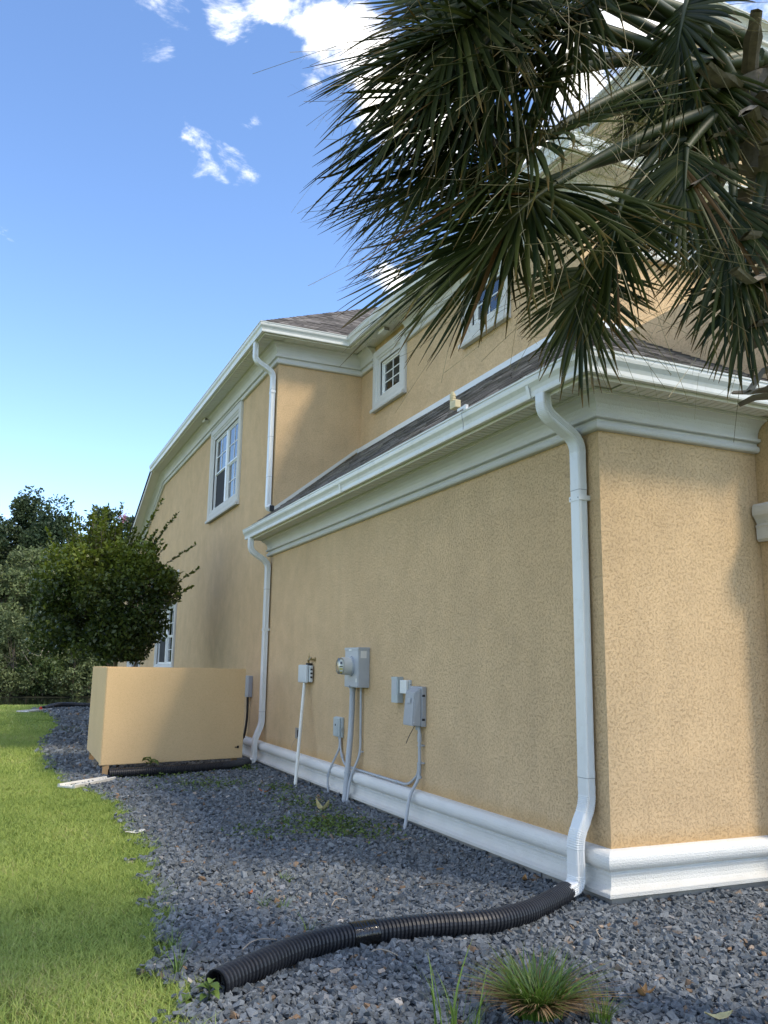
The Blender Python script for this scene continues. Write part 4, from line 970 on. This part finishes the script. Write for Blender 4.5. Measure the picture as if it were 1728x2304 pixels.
def lawn():
    VV = []; FF = []; TT_ = []; base = 0
    def patch(x0, x1, y0, y1, dens, h, w, segs):
        nonlocal base
        n = int((x1-x0)*(y1-y0)*dens); x = RNG.uniform(x0, x1, n); y = RNG.uniform(y0, y1, n)
        bare = sm_noise(x, y, 9, 3)+sm_noise(x, y, 2.2, 8)*.6
        ed = edge_w(x, y); k = (x < ed+RNG.normal(0, .035, n)) & ~((bare > .66) & (RNG.uniform(0, 1, n) < .75)); x, y, ed = x[k], y[k], ed[k]; n = len(x)
        t = .5+.26*sm_noise(x, y, 1.1, 5)+.16*sm_noise(x, y, 5, 6)+RNG.normal(0, .2, n)
        edge = np.clip(1-(ed-x)/.25, 0, 1); hh = h*RNG.uniform(.55, 1.2, n)*(1+.75*edge*RNG.uniform(0, 1, n))
        V, F, T, A = blades(x, y, np.full(n, -.10), hh, w*RNG.uniform(.7, 1.3, n), RNG.uniform(.3, 1.5, n), np.clip(t-.18*edge, 0, 1), segs)
        VV.append(V); FF.append(F+base); TT_.append(T); base += len(V)
    patch(-4.6, -2.6, -2.5, 2.5, 13000, .065, .0065, 2); patch(-4.7, -2.6, 2.5, 9, 7500, .065, .009, 2); patch(-4.8, -2.6, 9, 18, 2400, .07, .016, 1); patch(-5.2, -2.3, 18, 31, 900, .08, .03, 1)
    patch(-8, -4.6, -2.5, 9, 1600, .07, .014, 1)
    o = raw('lawn', np.concatenate(VV), np.concatenate(FF), M['grass'], None, False, tint=np.concatenate(TT_)); setp(o, 'bright green mown lawn along the gravel bed', 'lawn', None, 'stuff')
lawn()

def grass_clump(name, pos, n, h, spread, w, label, straw=0, lean=(.3, 1.6), upright=False, hs=.45, cat='grass clump'):
    e = empty(name, pos, label, cat)
    a = RNG.uniform(0, 6.283, n); r = spread*np.sqrt(RNG.uniform(0, 1, n)); x = pos[0]+r*np.cos(a); y = pos[1]+r*np.sin(a)
    V, F, T, A = blades(x, y, np.full(n, pos[2]), h*RNG.uniform(hs, 1.1, n), w*RNG.uniform(.6, 1.3, n), RNG.uniform(*lean, n), np.clip(RNG.normal(.5, .28, n), 0, 1), 6, a+RNG.normal(0, .6, n))
    o = raw('blades', V, F, M['clump'], e, False, tint=T, along=A, rust=np.repeat((RNG.uniform(0, 1, n) > .93)*.8, 13)); o['kind'] = 'stuff'
    if straw:
        a = RNG.uniform(0, 6.283, straw); r = spread*.8*np.sqrt(RNG.uniform(0, 1, straw)); x = pos[0]+r*np.cos(a); y = pos[1]+r*np.sin(a)
        V, F, T, A = blades(x, y, np.full(straw, pos[2]+.02), h*RNG.uniform(.35, .75, straw), w*RNG.uniform(.6, 1.3, straw), RNG.uniform(1.3, 2.2, straw), RNG.uniform(0, 1, straw), 6, a)
        o = raw('dry_blades', V, F, M['straw'], e, False, tint=T); o['kind'] = 'stuff'
    return e
grass_clump('grass_clump', (-1.66, -1.50, -.06), 520, .29, .11, .0135, 'round tuft of green grass with a skirt of dry brown blades', 430, (.35, 1.5))
grass_clump('tall_grass', (-2.2, -1.66, -.06), 40, .40, .12, .013, 'sparse upright light green grass blades at the bottom edge', 0, (.15, .7))
grass_clump('small_grass_tuft', (-1.44, -1.70, -.06), 60, .20, .05, .008, 'small dark green grass tuft right of the big dry-skirted tuft', 0, (.2, 1.0))
WE = [((-2.026, 1.398), .09, 40, 'bright green tuft in the open gravel below the weed patch'), ((-2.377, .775), .13, 14, 'yellow-green sprout, left one of a pair above the pipe'), ((-2.286, .635), .13, 16, 'yellow-green sprout, right one of a pair above the pipe'), ((-2.269, .151), .15, 9, 'thin upright sprout touching the pipe above its middle'),
      ((-1.825, 3.159), .10, 22, 'wispy weed tuft in gravel left of the weed patch'), ((-1.279, 3.723), .13, 40, 'bright weed tuft in gravel straight below the small switch box'), ((-.90, 2.95), .12, 50, 'green tuft at the right end of the weed patch'), ((-3.12, .144), .14, 20, 'grass tuft on the lawn edge left of the pipe end'), ((-3.17, -.30), .2, 26, 'taller grass tuft at the lawn edge near the pipe end'), ((-1.78, 3.50), .12, 18, 'thin stalky weed in the gravel centre left')]
for p, h, n, lb in WE: grass_clump('weed_tuft', (p[0], p[1], -.06), n, h, .035, .006, lb, 0, (.2, 1.5), cat='weed')
def leafy(name, spots, mat, label, cat, size, kind=None, up=.5, tri=1.0):
    """small leaves on short stems at the given (x, y, z, tint) spots"""
    S = np.array(spots); n = len(S); a = RNG.uniform(0, 6.283, n); el = RNG.normal(.35, up, n); s = size*RNG.uniform(.6, 1.3, n)
    d = np.stack([np.cos(a)*np.cos(el), np.sin(a)*np.cos(el), np.sin(el)], 1); w = np.stack([-np.sin(a), np.cos(a), RNG.normal(0, .35, n)], 1)
    P = S[:, :3]; V = np.stack([P, P+d*s[:, None]*.45+w*s[:, None]*.24*tri, P+d*s[:, None]-np.array([0, 0, .25])*s[:, None], P+d*s[:, None]*.45-w*s[:, None]*.24*tri], 1).reshape(-1, 3)
    F = np.arange(4*n).reshape(-1, 4)
    o = raw(name, V, F, mat, None, False, tint=np.repeat(S[:, 3], 4)); setp(o, label, cat, None, kind); return o
sp = []
for cx, cy, sx, sy, n in ((-.85, 3.4, .5, .75, 900), (-.7, 4.9, .4, .6, 260), (-1.5, 6.8, .7, .6, 420), (-1.9, 8.0, .8, .45, 300), (-.6, 6.2, .25, .5, 160), (-1.7, 3.3, .35, .4, 130), (-.55, 8.5, .3, .25, 160), (-2.45, 17.5, .4, 1.5, 300)):
    for _ in range(int(n*1.4)): sp.append((random.gauss(cx, sx*.5), random.gauss(cy, sy*.5), random.uniform(-.06, -.005), random.random()))
sp = [s for s in sp if s[0] < -.12]
leafy('ground_weeds', sp, M['weed'], 'low patchy weeds spreading through the gravel beside the house', 'weeds', .05, 'stuff')
def broad_weed(pos, n, size, h, label):
    e = empty('leafy_weed', pos, label, 'weed')
    for i in range(n):
        a = i*2.4+random.random(); el = random.uniform(.15, .9); hh = h*random.uniform(.4, 1); b = Vector((pos[0], pos[1], pos[2]+hh)); d = Vector((math.cos(a)*math.cos(el), math.sin(a)*math.cos(el), math.sin(el))); s = Vector((-math.sin(a), math.cos(a), 0)); sz = size*random.uniform(.7, 1.2)
        V = []; F = []
        for k in range(6):
            t = k/5; w = sz*.3*math.sin(math.pi*min(.98, t*.95+.04)); c = b+d*sz*t+Vector((0, 0, -.5*sz*t*t)); V += [tuple(c-s*w+Vector((0, 0, w*.4))), tuple(c), tuple(c+s*w+Vector((0, 0, w*.4)))]
        for k in range(5): F += [(3*k, 3*k+1, 3*k+4, 3*k+3), (3*k+1, 3*k+2, 3*k+5, 3*k+4)]
        raw('leaf', V, F, M['weed'], e, True, tint=[random.uniform(.3, 1)]*18)
    MB().tube([pos, (pos[0]+.005, pos[1], pos[2]+h)], .004, 6).build('stem', 'petiole', e)
broad_weed((-2.02, 8.12, .04), 7, .16, .16, 'broad-leaved weed growing against the enclosure above the drain pipe')
broad_weed((-3.10, -.74, -.07), 9, .085, .10, 'leafy weed at the open mouth of the foreground pipe')
broad_weed((-3.22, -.72, -.08), 5, .07, .05, 'small yellow-green weed in the lawn edge left of the pipe mouth')
broad_weed((-1.35, 7.72, -.06), 6, .07, .07, 'small weed in front of the middle of the enclosure pipe')
broad_weed((-.42, 8.55, -.06), 7, .09, .08, 'leafy weed at the foot of the far downspout')

# ------------------------------------------------------------------ palm
PK = Vector((-.76, -2.35, 4.66))
def palm():
    e = empty('palm_tree', (-.40, -2.48, -.07), 'palm with drooping fan leaves hanging over the house corner', 'palm')
    zs = np.linspace(-.12, 4.7, 26); pts = [(-.40-.34*max(0, z/4.5)**3, -2.48+.12*max(0, z/4.5)**2, z) for z in zs]
    MB().tube(pts, [.20-.03*min(1, z)+(-.03 if z > 2.9 else 0)*min(1, (z-2.9)/.5) if z > 0 else .22 for z in zs], 20).build('trunk', 'trunk', e)
    # old leaf bases
    k = 0
    for z in np.arange(3.0, 4.8, .10):
        cx_ = -.40-.34*(z/4.5)**3; cy_ = -2.48+.12*(z/4.5)**2
        for j in range(5):
            a = k*2.399+j*1.257+random.uniform(-.15, .15); k += 1
            c = Vector((cx_+.09*math.cos(a), cy_+.09*math.sin(a), z+random.uniform(-.05, .05))); out = Vector((math.cos(a), math.sin(a), 0)); s = Vector((-math.sin(a), math.cos(a), 0))
            ln = random.uniform(.26, .50); up = random.uniform(-.1, .55); w0 = random.uniform(.05, .075); V = []; F = []
            for q in range(5):
                t = q/4; p = c+out*ln*t+Vector((0, 0, up*ln*t-.35*ln*t*t*random.uniform(.6, 1.4))); w = w0*(1-.45*t)*random.uniform(.85, 1.15); th = .022*(1-.5*t); tw = s+Vector((0, 0, random.uniform(-.35, .35)))
                nn = tw.cross(out).normalized()
                V += [tuple(p-tw*w), tuple(p-tw*w*.4+nn*th), tuple(p+tw*w*.4+nn*th*.8), tuple(p+tw*w*random.uniform(.7, 1)), tuple(p-nn*th)]
            for q in range(4):
                for m in range(5): F.append((q*5+m, q*5+(m+1) % 5, (q+1)*5+(m+1) % 5, (q+1)*5+m))
            raw('leaf_base', V, F, M['boot'], e, False)
    # fronds: hub, tip aim, leaflet length
    FR = [((-1.30, -2.45, 4.95), (-1.45, -2.36, 4.3), .62, 42, 78, .4), ((-1.05, -2.30, 4.75), (-1.22, -2.15, 4.1), .60, 40, 78, .4),
          ((-1.9, -2.13, 3.95), (-2.76, -1.9, 3.3), 1.0, 60, 95, .7), ((-2.08, -1.80, 4.78), (-2.95, -1.55, 4.05), .95, 58, 90, .9), ((-1.72, -2.03, 5.2), (-2.55, -1.75, 4.95), .95, 56, 95, .9),
          ((-1.934, -2.128, 4.765), (-2.922, -1.788, 4.137), 1.0, 62, 100, 0.95),
          ((-1.937, -2.235, 4.192), (-2.789, -1.941, 3.492), 1.0, 62, 105, 0.8),
          ((-1.784, -1.687, 4.451), (-2.655, -1.356, 4.163), 0.98, 58, 95, 1.0),
          ((-2.119, -2.169, 4.82), (-2.984, -1.93, 4.427), 0.92, 56, 90, 1.0),
          ((-1.65, -2.006, 3.62), (-1.7, -1.978, 2.976), 0.50, 44, 82, 0.3),
          ((-1.51, -2.149, 3.95), (-1.667, -2.075, 3.35), 0.58, 44, 80, 0.3),
          ((-1.235, -2.327, 4.212), (-1.291, -2.303, 3.661), 0.52, 38, 62, 0.3),
          ((-0.997, -2.383, 3.967), (-1.116, -2.303, 3.272), 0.6, 40, 70, 0.3),
          ((-0.9, -2.358, 3.6), (-0.992, -2.306, 3.014), 0.46, 34, 70, 0.3),
          ((-2.223, -2.252, 4.912), (-2.416, -2.113, 4.084), 0.86, 50, 75, 0.5),
          ((-1.873, -2.417, 4.96), (-2.118, -2.266, 4.192), 0.82, 48, 70, 0.5),
          ((-2.355, -2.181, 4.846), (-2.762, -1.959, 4.079), 0.9, 52, 85, 0.6),
          ((-1.825, -1.826, 4.121), (-2.362, -1.645, 3.291), 0.85, 56, 90, 0.6),
          ((-2.09, -1.908, 4.563), (-2.692, -1.705, 3.768), 0.92, 54, 95, 0.8),
          ((0.75, -2.2, 4.6), (1.7, -2.0, 4.1), 1.0, 48, 120, 0.8),
          ((0.2, -3.6, 4.7), (0.6, -4.5, 4.2), 1.0, 48, 120, 0.8)]
    for fi, (h, aim, RL, n, spread, upw) in enumerate(FR):
        H = Vector(h); d = (Vector(aim)-H).normalized(); toc = (CAM-H).normalized()
        nv = (toc*(1.15-upw)+Vector((0, 0, upw))+Vector((random.uniform(-.35, .35), random.uniform(-.35, .35), 0)))
        nv = (nv-d*nv.dot(d)).normalized(); s = d.cross(nv).normalized()
        # petiole: arched stalk from the crown
        k0 = PK+Vector((random.uniform(-.08, .08), random.uniform(-.08, .08), random.uniform(-.3, .35))); mid = (k0+H)*.5+Vector((0, 0, .10*(H-k0).length))
        pp = [k0*(1-t)**2+mid*2*t*(1-t)+H*t*t for t in np.linspace(0, 1, 12)]
        fr_o = None
        V = []; F = []; T = []; A = []; Ru = []
        n = int(n*1.35); K = 8; cl = RL*.42
        for i in range(n):
            u = (i+.5)/n*2-1; su = abs(u); sg = 1 if u > 0 else -1
            bpos = (1-su)**1.1*cl; ang = sg*(su**.85)*R(spread)+random.gauss(0, .035)
            bp_ = H+d*bpos-Vector((0, 0, .22*cl*(bpos/cl)**2)); dr = (d*math.cos(ang)+s*math.sin(ang)+nv*random.gauss(.05, .07)).normalized()
            side = (s*math.cos(ang)-d*math.sin(ang)); ln = RL*(1-.22*su-.30*(bpos/cl)*.5)*random.uniform(.9, 1.06); w0 = random.uniform(.0125, .018)*(.6+.4*RL)
            tv = min(1, max(0, random.gauss(.4, .25))); grav = random.uniform(.05, .2)*ln; tw = random.gauss(0, .3); ru_ = 1.0 if random.random() < .015 else random.uniform(0, .5); p = bp_.copy(); dd = dr.copy(); b0 = len(V); tipw = random.gauss(0, .12)
            for k in range(K+1):
                t = k/K; c = bp_+dr*ln*t+Vector((0, 0, -grav*t**2.4))+side*tipw*ln*max(0, t-.6)**2*2
                w = w0*(min(1, .35+2.2*t))*((1-t)**.55 if t < 1 else 0)+.0012
                sd2 = (side*math.cos(tw*t)+nv*math.sin(tw*t)); nf = dr.cross(sd2)
                V += [tuple(c-sd2*w+nf*w*.45), tuple(c), tuple(c+sd2*w+nf*w*.45)]; T += [tv]*3; A += [t*random.uniform(.94, 1.04)]*3; Ru += [ru_]*3
            for k in range(K): F += [(b0+3*k, b0+3*k+1, b0+3*k+4, b0+3*k+3), (b0+3*k+1, b0+3*k+2, b0+3*k+5, b0+3*k+4)]
        fr_o = raw('frond', V, F, M['palm'], e, True, tint=T, along=A, rust=Ru)
        MB().tube(pp, list(np.linspace(.042, .02, 12)), 8).build('petiole', 'petiole', fr_o)
        MB().tube([H+d*cl*t-Vector((0, 0, .22*cl*t*t)) for t in np.linspace(0, 1, 7)], list(np.linspace(.017, .004, 7)), 6).build('midrib', 'petiole', fr_o)
        # loose fibres curling off the leaflets
        V = []; F = []; T = []
        for q in range(int(n*.8)):
            u = random.uniform(-1, 1); ang = u*R(spread); dr = (d*math.cos(ang)+s*math.sin(ang)+nv*random.gauss(0, .15)).normalized(); st = H+dr*RL*random.uniform(.35, .98)-Vector((0, 0, .1*RL)); ln = random.uniform(.12, .42); cv = Vector((random.gauss(0, 1), random.gauss(0, 1), random.gauss(-.6, .8))).normalized(); b0 = len(V); wv = dr.cross(cv).normalized()*.0011; tv = random.random()
            for k in range(7):
                t = k/6; c = st+dr*ln*t*.75+cv*ln*t*t*.75; V += [tuple(c-wv), tuple(c+wv)]; T += [tv]*2
            for k in range(6): F.append((b0+2*k, b0+2*k+1, b0+2*k+3, b0+2*k+2))
        fo = raw('fibres', V, F, M['palmstrand'], fr_o, False, tint=T); fo['kind'] = 'stuff'
    # flower sprays behind the stalks
    V = []; F = []; T = []
    mains = [((-.70, -2.3, 4.55), (-.95, -1.85, 5.0), (-1.30, -1.62, 4.55)), ((-.68, -2.3, 4.6), (-.80, -1.95, 5.25), (-1.05, -1.65, 4.75)), ((-.66, -2.3, 4.5), (-.78, -1.9, 4.8), (-.98, -1.65, 4.1)), ((-.64, -2.3, 4.6), (-.62, -1.9, 5.2), (-.72, -1.6, 4.9))]
    st_ = MB()
    for a, b, c in mains:
        a, b, c = Vector(a), Vector(b), Vector(c); cur = [a*(1-t)**2+b*2*t*(1-t)+c*t*t for t in np.linspace(0, 1, 12)]; st_.tube(cur, list(np.linspace(.012, .003, 12)), 6)
        for q in range(240):
            t = random.uniform(.12, 1); o_ = a*(1-t)**2+b*2*t*(1-t)+c*t*t; d1 = Vector((random.gauss(-.25, .8), random.gauss(0, .8), random.gauss(-.25, .7))).normalized(); l1 = random.uniform(.12, .42)
            for z in range(5):
                p0 = o_+d1*l1*z/5*random.uniform(.7, 1.2); d2 = (d1+Vector((random.gauss(0, .8), random.gauss(0, .8), random.gauss(-.2, .8)))).normalized(); l2 = random.uniform(.06, .18); cv = Vector((random.gauss(0, .6), random.gauss(0, .6), random.gauss(-.4, .5))); wv = d2.orthogonal().normalized()*.0024; b0 = len(V); tv = random.random()
                for k in range(5):
                    u = k/4; c_ = p0+d2*l2*u+cv*l2*u*u*.6; V += [tuple(c_-wv), tuple(c_+wv)]; T += [tv]*2
                for k in range(4): F.append((b0+2*k, b0+2*k+1, b0+2*k+3, b0+2*k+2))
    so = st_.build('flower_stalk', 'petiole', e); fo = raw('flower_sprays', V, F, M['flower'], so, False, tint=T); fo['kind'] = 'stuff'
palm()

# ------------------------------------------------------------------ trees
def leaf_cloud(P, size, tint, out=None, aspect=.5, upb=.25):
    n = len(P); d = RNG.normal(0, 1, (n, 3)); d[:, 2] += upb
    if out is not None: d += out*.8
    d /= np.linalg.norm(d, axis=1)[:, None]; r = RNG.normal(0, 1, (n, 3)); w = np.cross(d, r); w /= np.linalg.norm(w, axis=1)[:, None]
    s = (size*RNG.uniform(.6, 1.35, n))[:, None]
    V = np.stack([P-d*s*.5, P+w*s*aspect*.5, P+d*s*.5, P-w*s*aspect*.5], 1).reshape(-1, 3)
    return V, np.arange(4*n).reshape(-1, 4), np.repeat(np.clip(tint, 0, 1), 4)
def tree(name, base, trunk_h, crown, label, cat, mat, n, lsize, nclump, clump_r, group=None, trunk_r=.18, bark='bark', cone=0.0, tb=.45, lean=(0, 0)):
    """crown = (cx, cy, cz, rx, ry, rz); leaves gather in clumps through the crown's volume"""
    e = empty(name, base, label, cat, group); cx, cy, cz, rx, ry, rz = crown
    c = RNG.normal(0, 1, (nclump, 3)); c /= np.linalg.norm(c, axis=1)[:, None]; c *= (RNG.uniform(.25, 1, nclump)**.5)[:, None]
    if cone: c[:, :2] *= (1-cone*(c[:, 2:3]*.5+.5))
    C_ = np.stack([cx+c[:, 0]*rx, cy+c[:, 1]*ry, cz+c[:, 2]*rz], 1); cr = clump_r*RNG.uniform(.45, 1.5, nclump); ct = RNG.normal(tb, .24, nclump)
    k = RNG.integers(0, nclump, n); o = RNG.normal(0, 1, (n, 3)); o /= np.linalg.norm(o, axis=1)[:, None]; rr = RNG.uniform(.3, 1, n)**.6
    P = C_[k]+o*(rr*cr[k])[:, None]*np.array([1, 1, .75])
    V, F, T = leaf_cloud(P, lsize, ct[k]+RNG.normal(0, .2, n), o)
    raw('crown', V, F, M[mat], e, False, tint=T)
    mb = MB(); top = Vector((cx, cy, cz+rz*.5)); b = Vector(base)
    mb.tube(spline([b, b.lerp(top, .35)+Vector((random.uniform(-.2, .2), random.uniform(-.2, .2), 0)), b.lerp(top, .7), top], 5), [trunk_r*(1-.85*q/15) for q in range(16)], 8); tr = mb.build('trunk', bark, e)
    for q in range(min(10, nclump)):
        t = random.uniform(.35, .85); s_ = b.lerp(top, t); g = Vector(C_[q]); m_ = s_.lerp(g, .5)+Vector((0, 0, -.15))
        MB().tube(spline([s_, m_, g], 4), [trunk_r*.35*(1-.8*j/8) for j in range(9)], 6).build('limb', bark, e)
    return e
WOOD = 'trees beyond the pond'
def wood():
    pl = [((-6.5, 57), 13.2, 'tall dark pine at the left edge of the wood'), ((-3.6, 60), 13.6, 'slender pine second from the left edge beyond the pond'), ((-1.4, 56), 12.2, 'broad dark pine rising behind the small tree, highest right of the gap'), ((1.6, 58), 12.0, 'dark pine peeping above the small tree near the house'), ((4.2, 60), 12.3, 'dark pine mostly hidden behind the house'), ((-9.5, 58), 12.6, 'dark pine left of the picture beyond the pond')]
    for i, ((x, y), h, lb) in enumerate(pl):
        tree('pine_tree', (x, y, -.2), h, (x, y, h*.70, 2.3 if i != 2 else 2.7, 2.2, h*.31), lb, 'pine', 'pine', 14000, .26, 70, .95, WOOD, .17, cone=.55, tb=.40)
    bl = [((-4.5, 50), 8.2, 2.4, 'broad2', 'pale green bushy tree at the left edge of the pond'), ((-2.6, 51), 9.0, 2.5, 'broad2', 'tall silvery green tree left of the small tree'), ((-6.8, 50), 7.8, 2.6, 'broad', 'dark green bushy tree out at the left of the pond'), ((-.4, 51), 7.6, 2.4, 'broad', 'dark green leafy tree behind the small tree'), ((1.9, 51), 7.4, 2.4, 'broad', 'dark leafy tree between the small tree and the house'), ((4.5, 51), 7.2, 2.4, 'broad', 'dark leafy tree behind the far house corner')]
    for (x, y), h, r, mt, lb in bl: tree('broadleaf_tree', (x, y, -.2), h, (x, y, h*.55, r, r, h*.43), lb, 'tree', mt, 13000, .21, 60, .8, WOOD, .12, tb=.5)
    sh = [((-5.2, 46.3), 2.6, 'low bush on the pond bank at the left edge'), ((-3.6, 46.1), 4.0, 'rounded pale bush on the pond bank left of the bare branch'), ((-2.0, 46.5), 1.9, 'dark bush on the pond bank behind the bare branch'), ((-.4, 46.1), 3.3, 'bush on the pond bank left of the enclosure top'), ((1.3, 46.4), 4.2, 'bush on the pond bank behind the enclosure'), ((-7, 46.4), 2.2, 'bush on the pond bank left of the picture')]
    for (x, y), h, lb in sh: tree('bank_bush', (x, y, -.4), h, (x, y, h*.42, 1.5, 1.1, h*.60), lb, 'bush', 'broad2' if h > 2.2 else 'broad', 6500, .17, 34, .55, 'bushes on the pond bank', .05, tb=.5)
    n = 42000; x = RNG.uniform(-16, 9, n); zt = 9.8+1.2*np.sin(x*.9)+.8*np.sin(x*2.3+1); z = zt*RNG.uniform(-.05, 1, n); z = np.where(z < 0, RNG.uniform(-.3, .6, n), z); y = 64+RNG.normal(0, 1.2, n)+.8*np.sin(x*3+z)
    V, F, T = leaf_cloud(np.stack([x, y, z], 1), .5, .35+.25*np.sin(x*2.1+z*1.3)+RNG.normal(0, .15, n)); o = raw('far_wood', V, F, M['broad'], None, False, tint=T); setp(o, 'dark wood closing the view behind the pond trees', 'wood', None, 'stuff')
    # dead branch hanging over the water
    b = MB(); P0 = Vector((-2.3, 46.2, -.4))
    b.tube(spline([P0, P0+Vector((-.1, 0, 1.4)), P0+Vector((.15, 0, 2.6)), P0+Vector((.6, 0, 3.6))], 5), .035, 6)
    for dx, dz, h in ((-.9, 1.0, 1.6), (-.5, -.9, 1.2), (.5, .6, 2.0), (-.7, .4, 2.3), (.4, -.9, .9)): b.tube(spline([P0+Vector((0, 0, h)), P0+Vector((dx*.5, -.1, h+dz*.3)), P0+Vector((dx, -.1, h+dz))], 4), .018, 5)
    setp(b.build('dead_branch', 'twig'), 'bare grey dead branch over the pond edge', 'branch')
wood()
def crape():
    base = (-1.95, 13.2, -.1); e = empty('crape_myrtle', base, 'dense dark-leaved small tree with long light green shoots beside the house', 'tree')
    cx, cy, cz = -2.40, 13.3, 2.82
    P = []; T = []; O = []; nc = 175
    c = RNG.normal(0, 1, (nc, 3)); c /= np.linalg.norm(c, axis=1)[:, None]; c *= (RNG.uniform(.2, 1, nc)**.45)[:, None]
    c[:, 2] = np.where(c[:, 2] < -.8, RNG.uniform(-.8, .2, nc), c[:, 2])
    c = np.sign(c)*np.abs(c)**.8; C_ = np.stack([cx+c[:, 0]*1.45, cy+c[:, 1]*1.3, cz+c[:, 2]*1.28], 1)
    n = 32000; k = RNG.integers(0, nc, n); o = RNG.normal(0, 1, (n, 3)); o /= np.linalg.norm(o, axis=1)[:, None]
    p = C_[k]+o*(RNG.uniform(.2, 1, n)**.6*.26)[:, None]; young = np.clip((p[:, 2]-3.0)/.9, 0, 1)
    V, F, Tt = leaf_cloud(p, .092, .17+RNG.normal(0, .09, n)+young*.85*RNG.uniform(.3, 1, n), o, .58)
    raw('crown', V, F, M['crape'], e, False, tint=Tt)
    MB().tube(spline([base, (-1.98, 13.2, 1.0), (-2.1, 13.3, 2.2), (-2.15, 13.3, 3.4)], 5), [.05*(1-.7*q/15) for q in range(16)], 8).build('trunk', 'bark', e)
    MB().tube(spline([(-1.97, 13.22, .3), (-1.7, 13.1, 1.3), (-1.5, 13.0, 2.6)], 5), [.035*(1-.6*q/10) for q in range(11)], 8).build('trunk', 'bark', e)
    # long young shoots with paired leaves
    SH = [((-1.6, 12.9, 3.3), (-.709, 12.257, 4.04)), ((-1.55, 12.8, 2.75), (-.64, 12.105, 3.537)), ((-1.5, 12.8, 2.6), (-.755, 12.013, 3.14)), ((-1.9, 13.0, 3.8), (-1.368, 12.578, 5.005)), ((-2.2, 13.2, 3.9), (-2.134, 13.145, 4.974)), ((-2.5, 13.5, 3.8), (-2.628, 13.92, 4.973)), ((-1.7, 12.9, 3.7), (-1.12, 12.206, 4.654)), ((-1.6, 12.8, 3.0), (-.95, 12.2, 3.45)), ((-1.6, 12.7, 2.5), (-1.0, 12.2, 2.85))]
    for q in range(75):
        a = random.uniform(0, 6.28); r = random.uniform(.1, 1.0); s = (cx+r*math.cos(a)*.9, cy+r*math.sin(a)*.9, cz+.55+.55*(1-r)); l = random.uniform(.45, 1.0); SH.append((s, (s[0]+math.cos(a)*r*.55*l+random.uniform(-.1, .1), s[1]+math.sin(a)*r*.5*l, s[2]+l)))
    P = []; T = []; D = []; st = MB()
    for a, b in SH:
        a, b = Vector(a), Vector(b); m = a.lerp(b, .5)+Vector((0, 0, .06)); cur = [a*(1-t)**2+m*2*t*(1-t)+b*t*t for t in np.linspace(0, 1, 9)]; st.tube(cur, list(np.linspace(.010, .003, 9)), 5); ln = (b-a).length; tt = random.uniform(.45, 1.0); perp = (b-a).normalized().cross(Vector((0, 0, 1))).normalized()
        for q in range(int(ln/.014)):
            t = random.uniform(.05, 1.0); c_ = a*(1-t)**2+m*2*t*(1-t)+b*t*t; s_ = random.choice((-1, 1)); dv = (perp*s_*random.uniform(.6, 1)+(b-a).normalized()*.5+Vector((0, 0, random.uniform(-.3, .4)))+Vector((random.gauss(0, .25), random.gauss(0, .25), 0))).normalized()
            P.append(c_+dv*.03); D.append(dv); T.append(tt*random.uniform(.6, 1.1))
    P = np.array(P); D = np.array(D); n = len(P); r = RNG.normal(0, .5, (n, 3))+np.array([0, 0, 1]); w = np.cross(D, r); w /= np.linalg.norm(w, axis=1)[:, None]; s = (.10*RNG.uniform(.7, 1.2, n))[:, None]
    V = np.stack([P-D*s*.4, P+w*s*.26, P+D*s*.6, P-w*s*.26], 1).reshape(-1, 3)
    so = st.build('shoots', 'bark', e); so['kind'] = 'stuff'; lo = raw('shoot_leaves', V, np.arange(4*n).reshape(-1, 4), M['crape'], so, False, tint=np.repeat(np.array(T), 4)); lo['kind'] = 'stuff'
    fp = Vector((-2.1, 12.95, 4.62)); q = np.array([fp+Vector((random.gauss(0, .035), random.gauss(0, .035), random.gauss(0, .05))) for _ in range(90)])
    V, F, Tt = leaf_cloud(q, .035, np.full(90, .5), None, .8); raw('blossom', V, F, M['pinkflower'], e, False, tint=Tt)
crape()
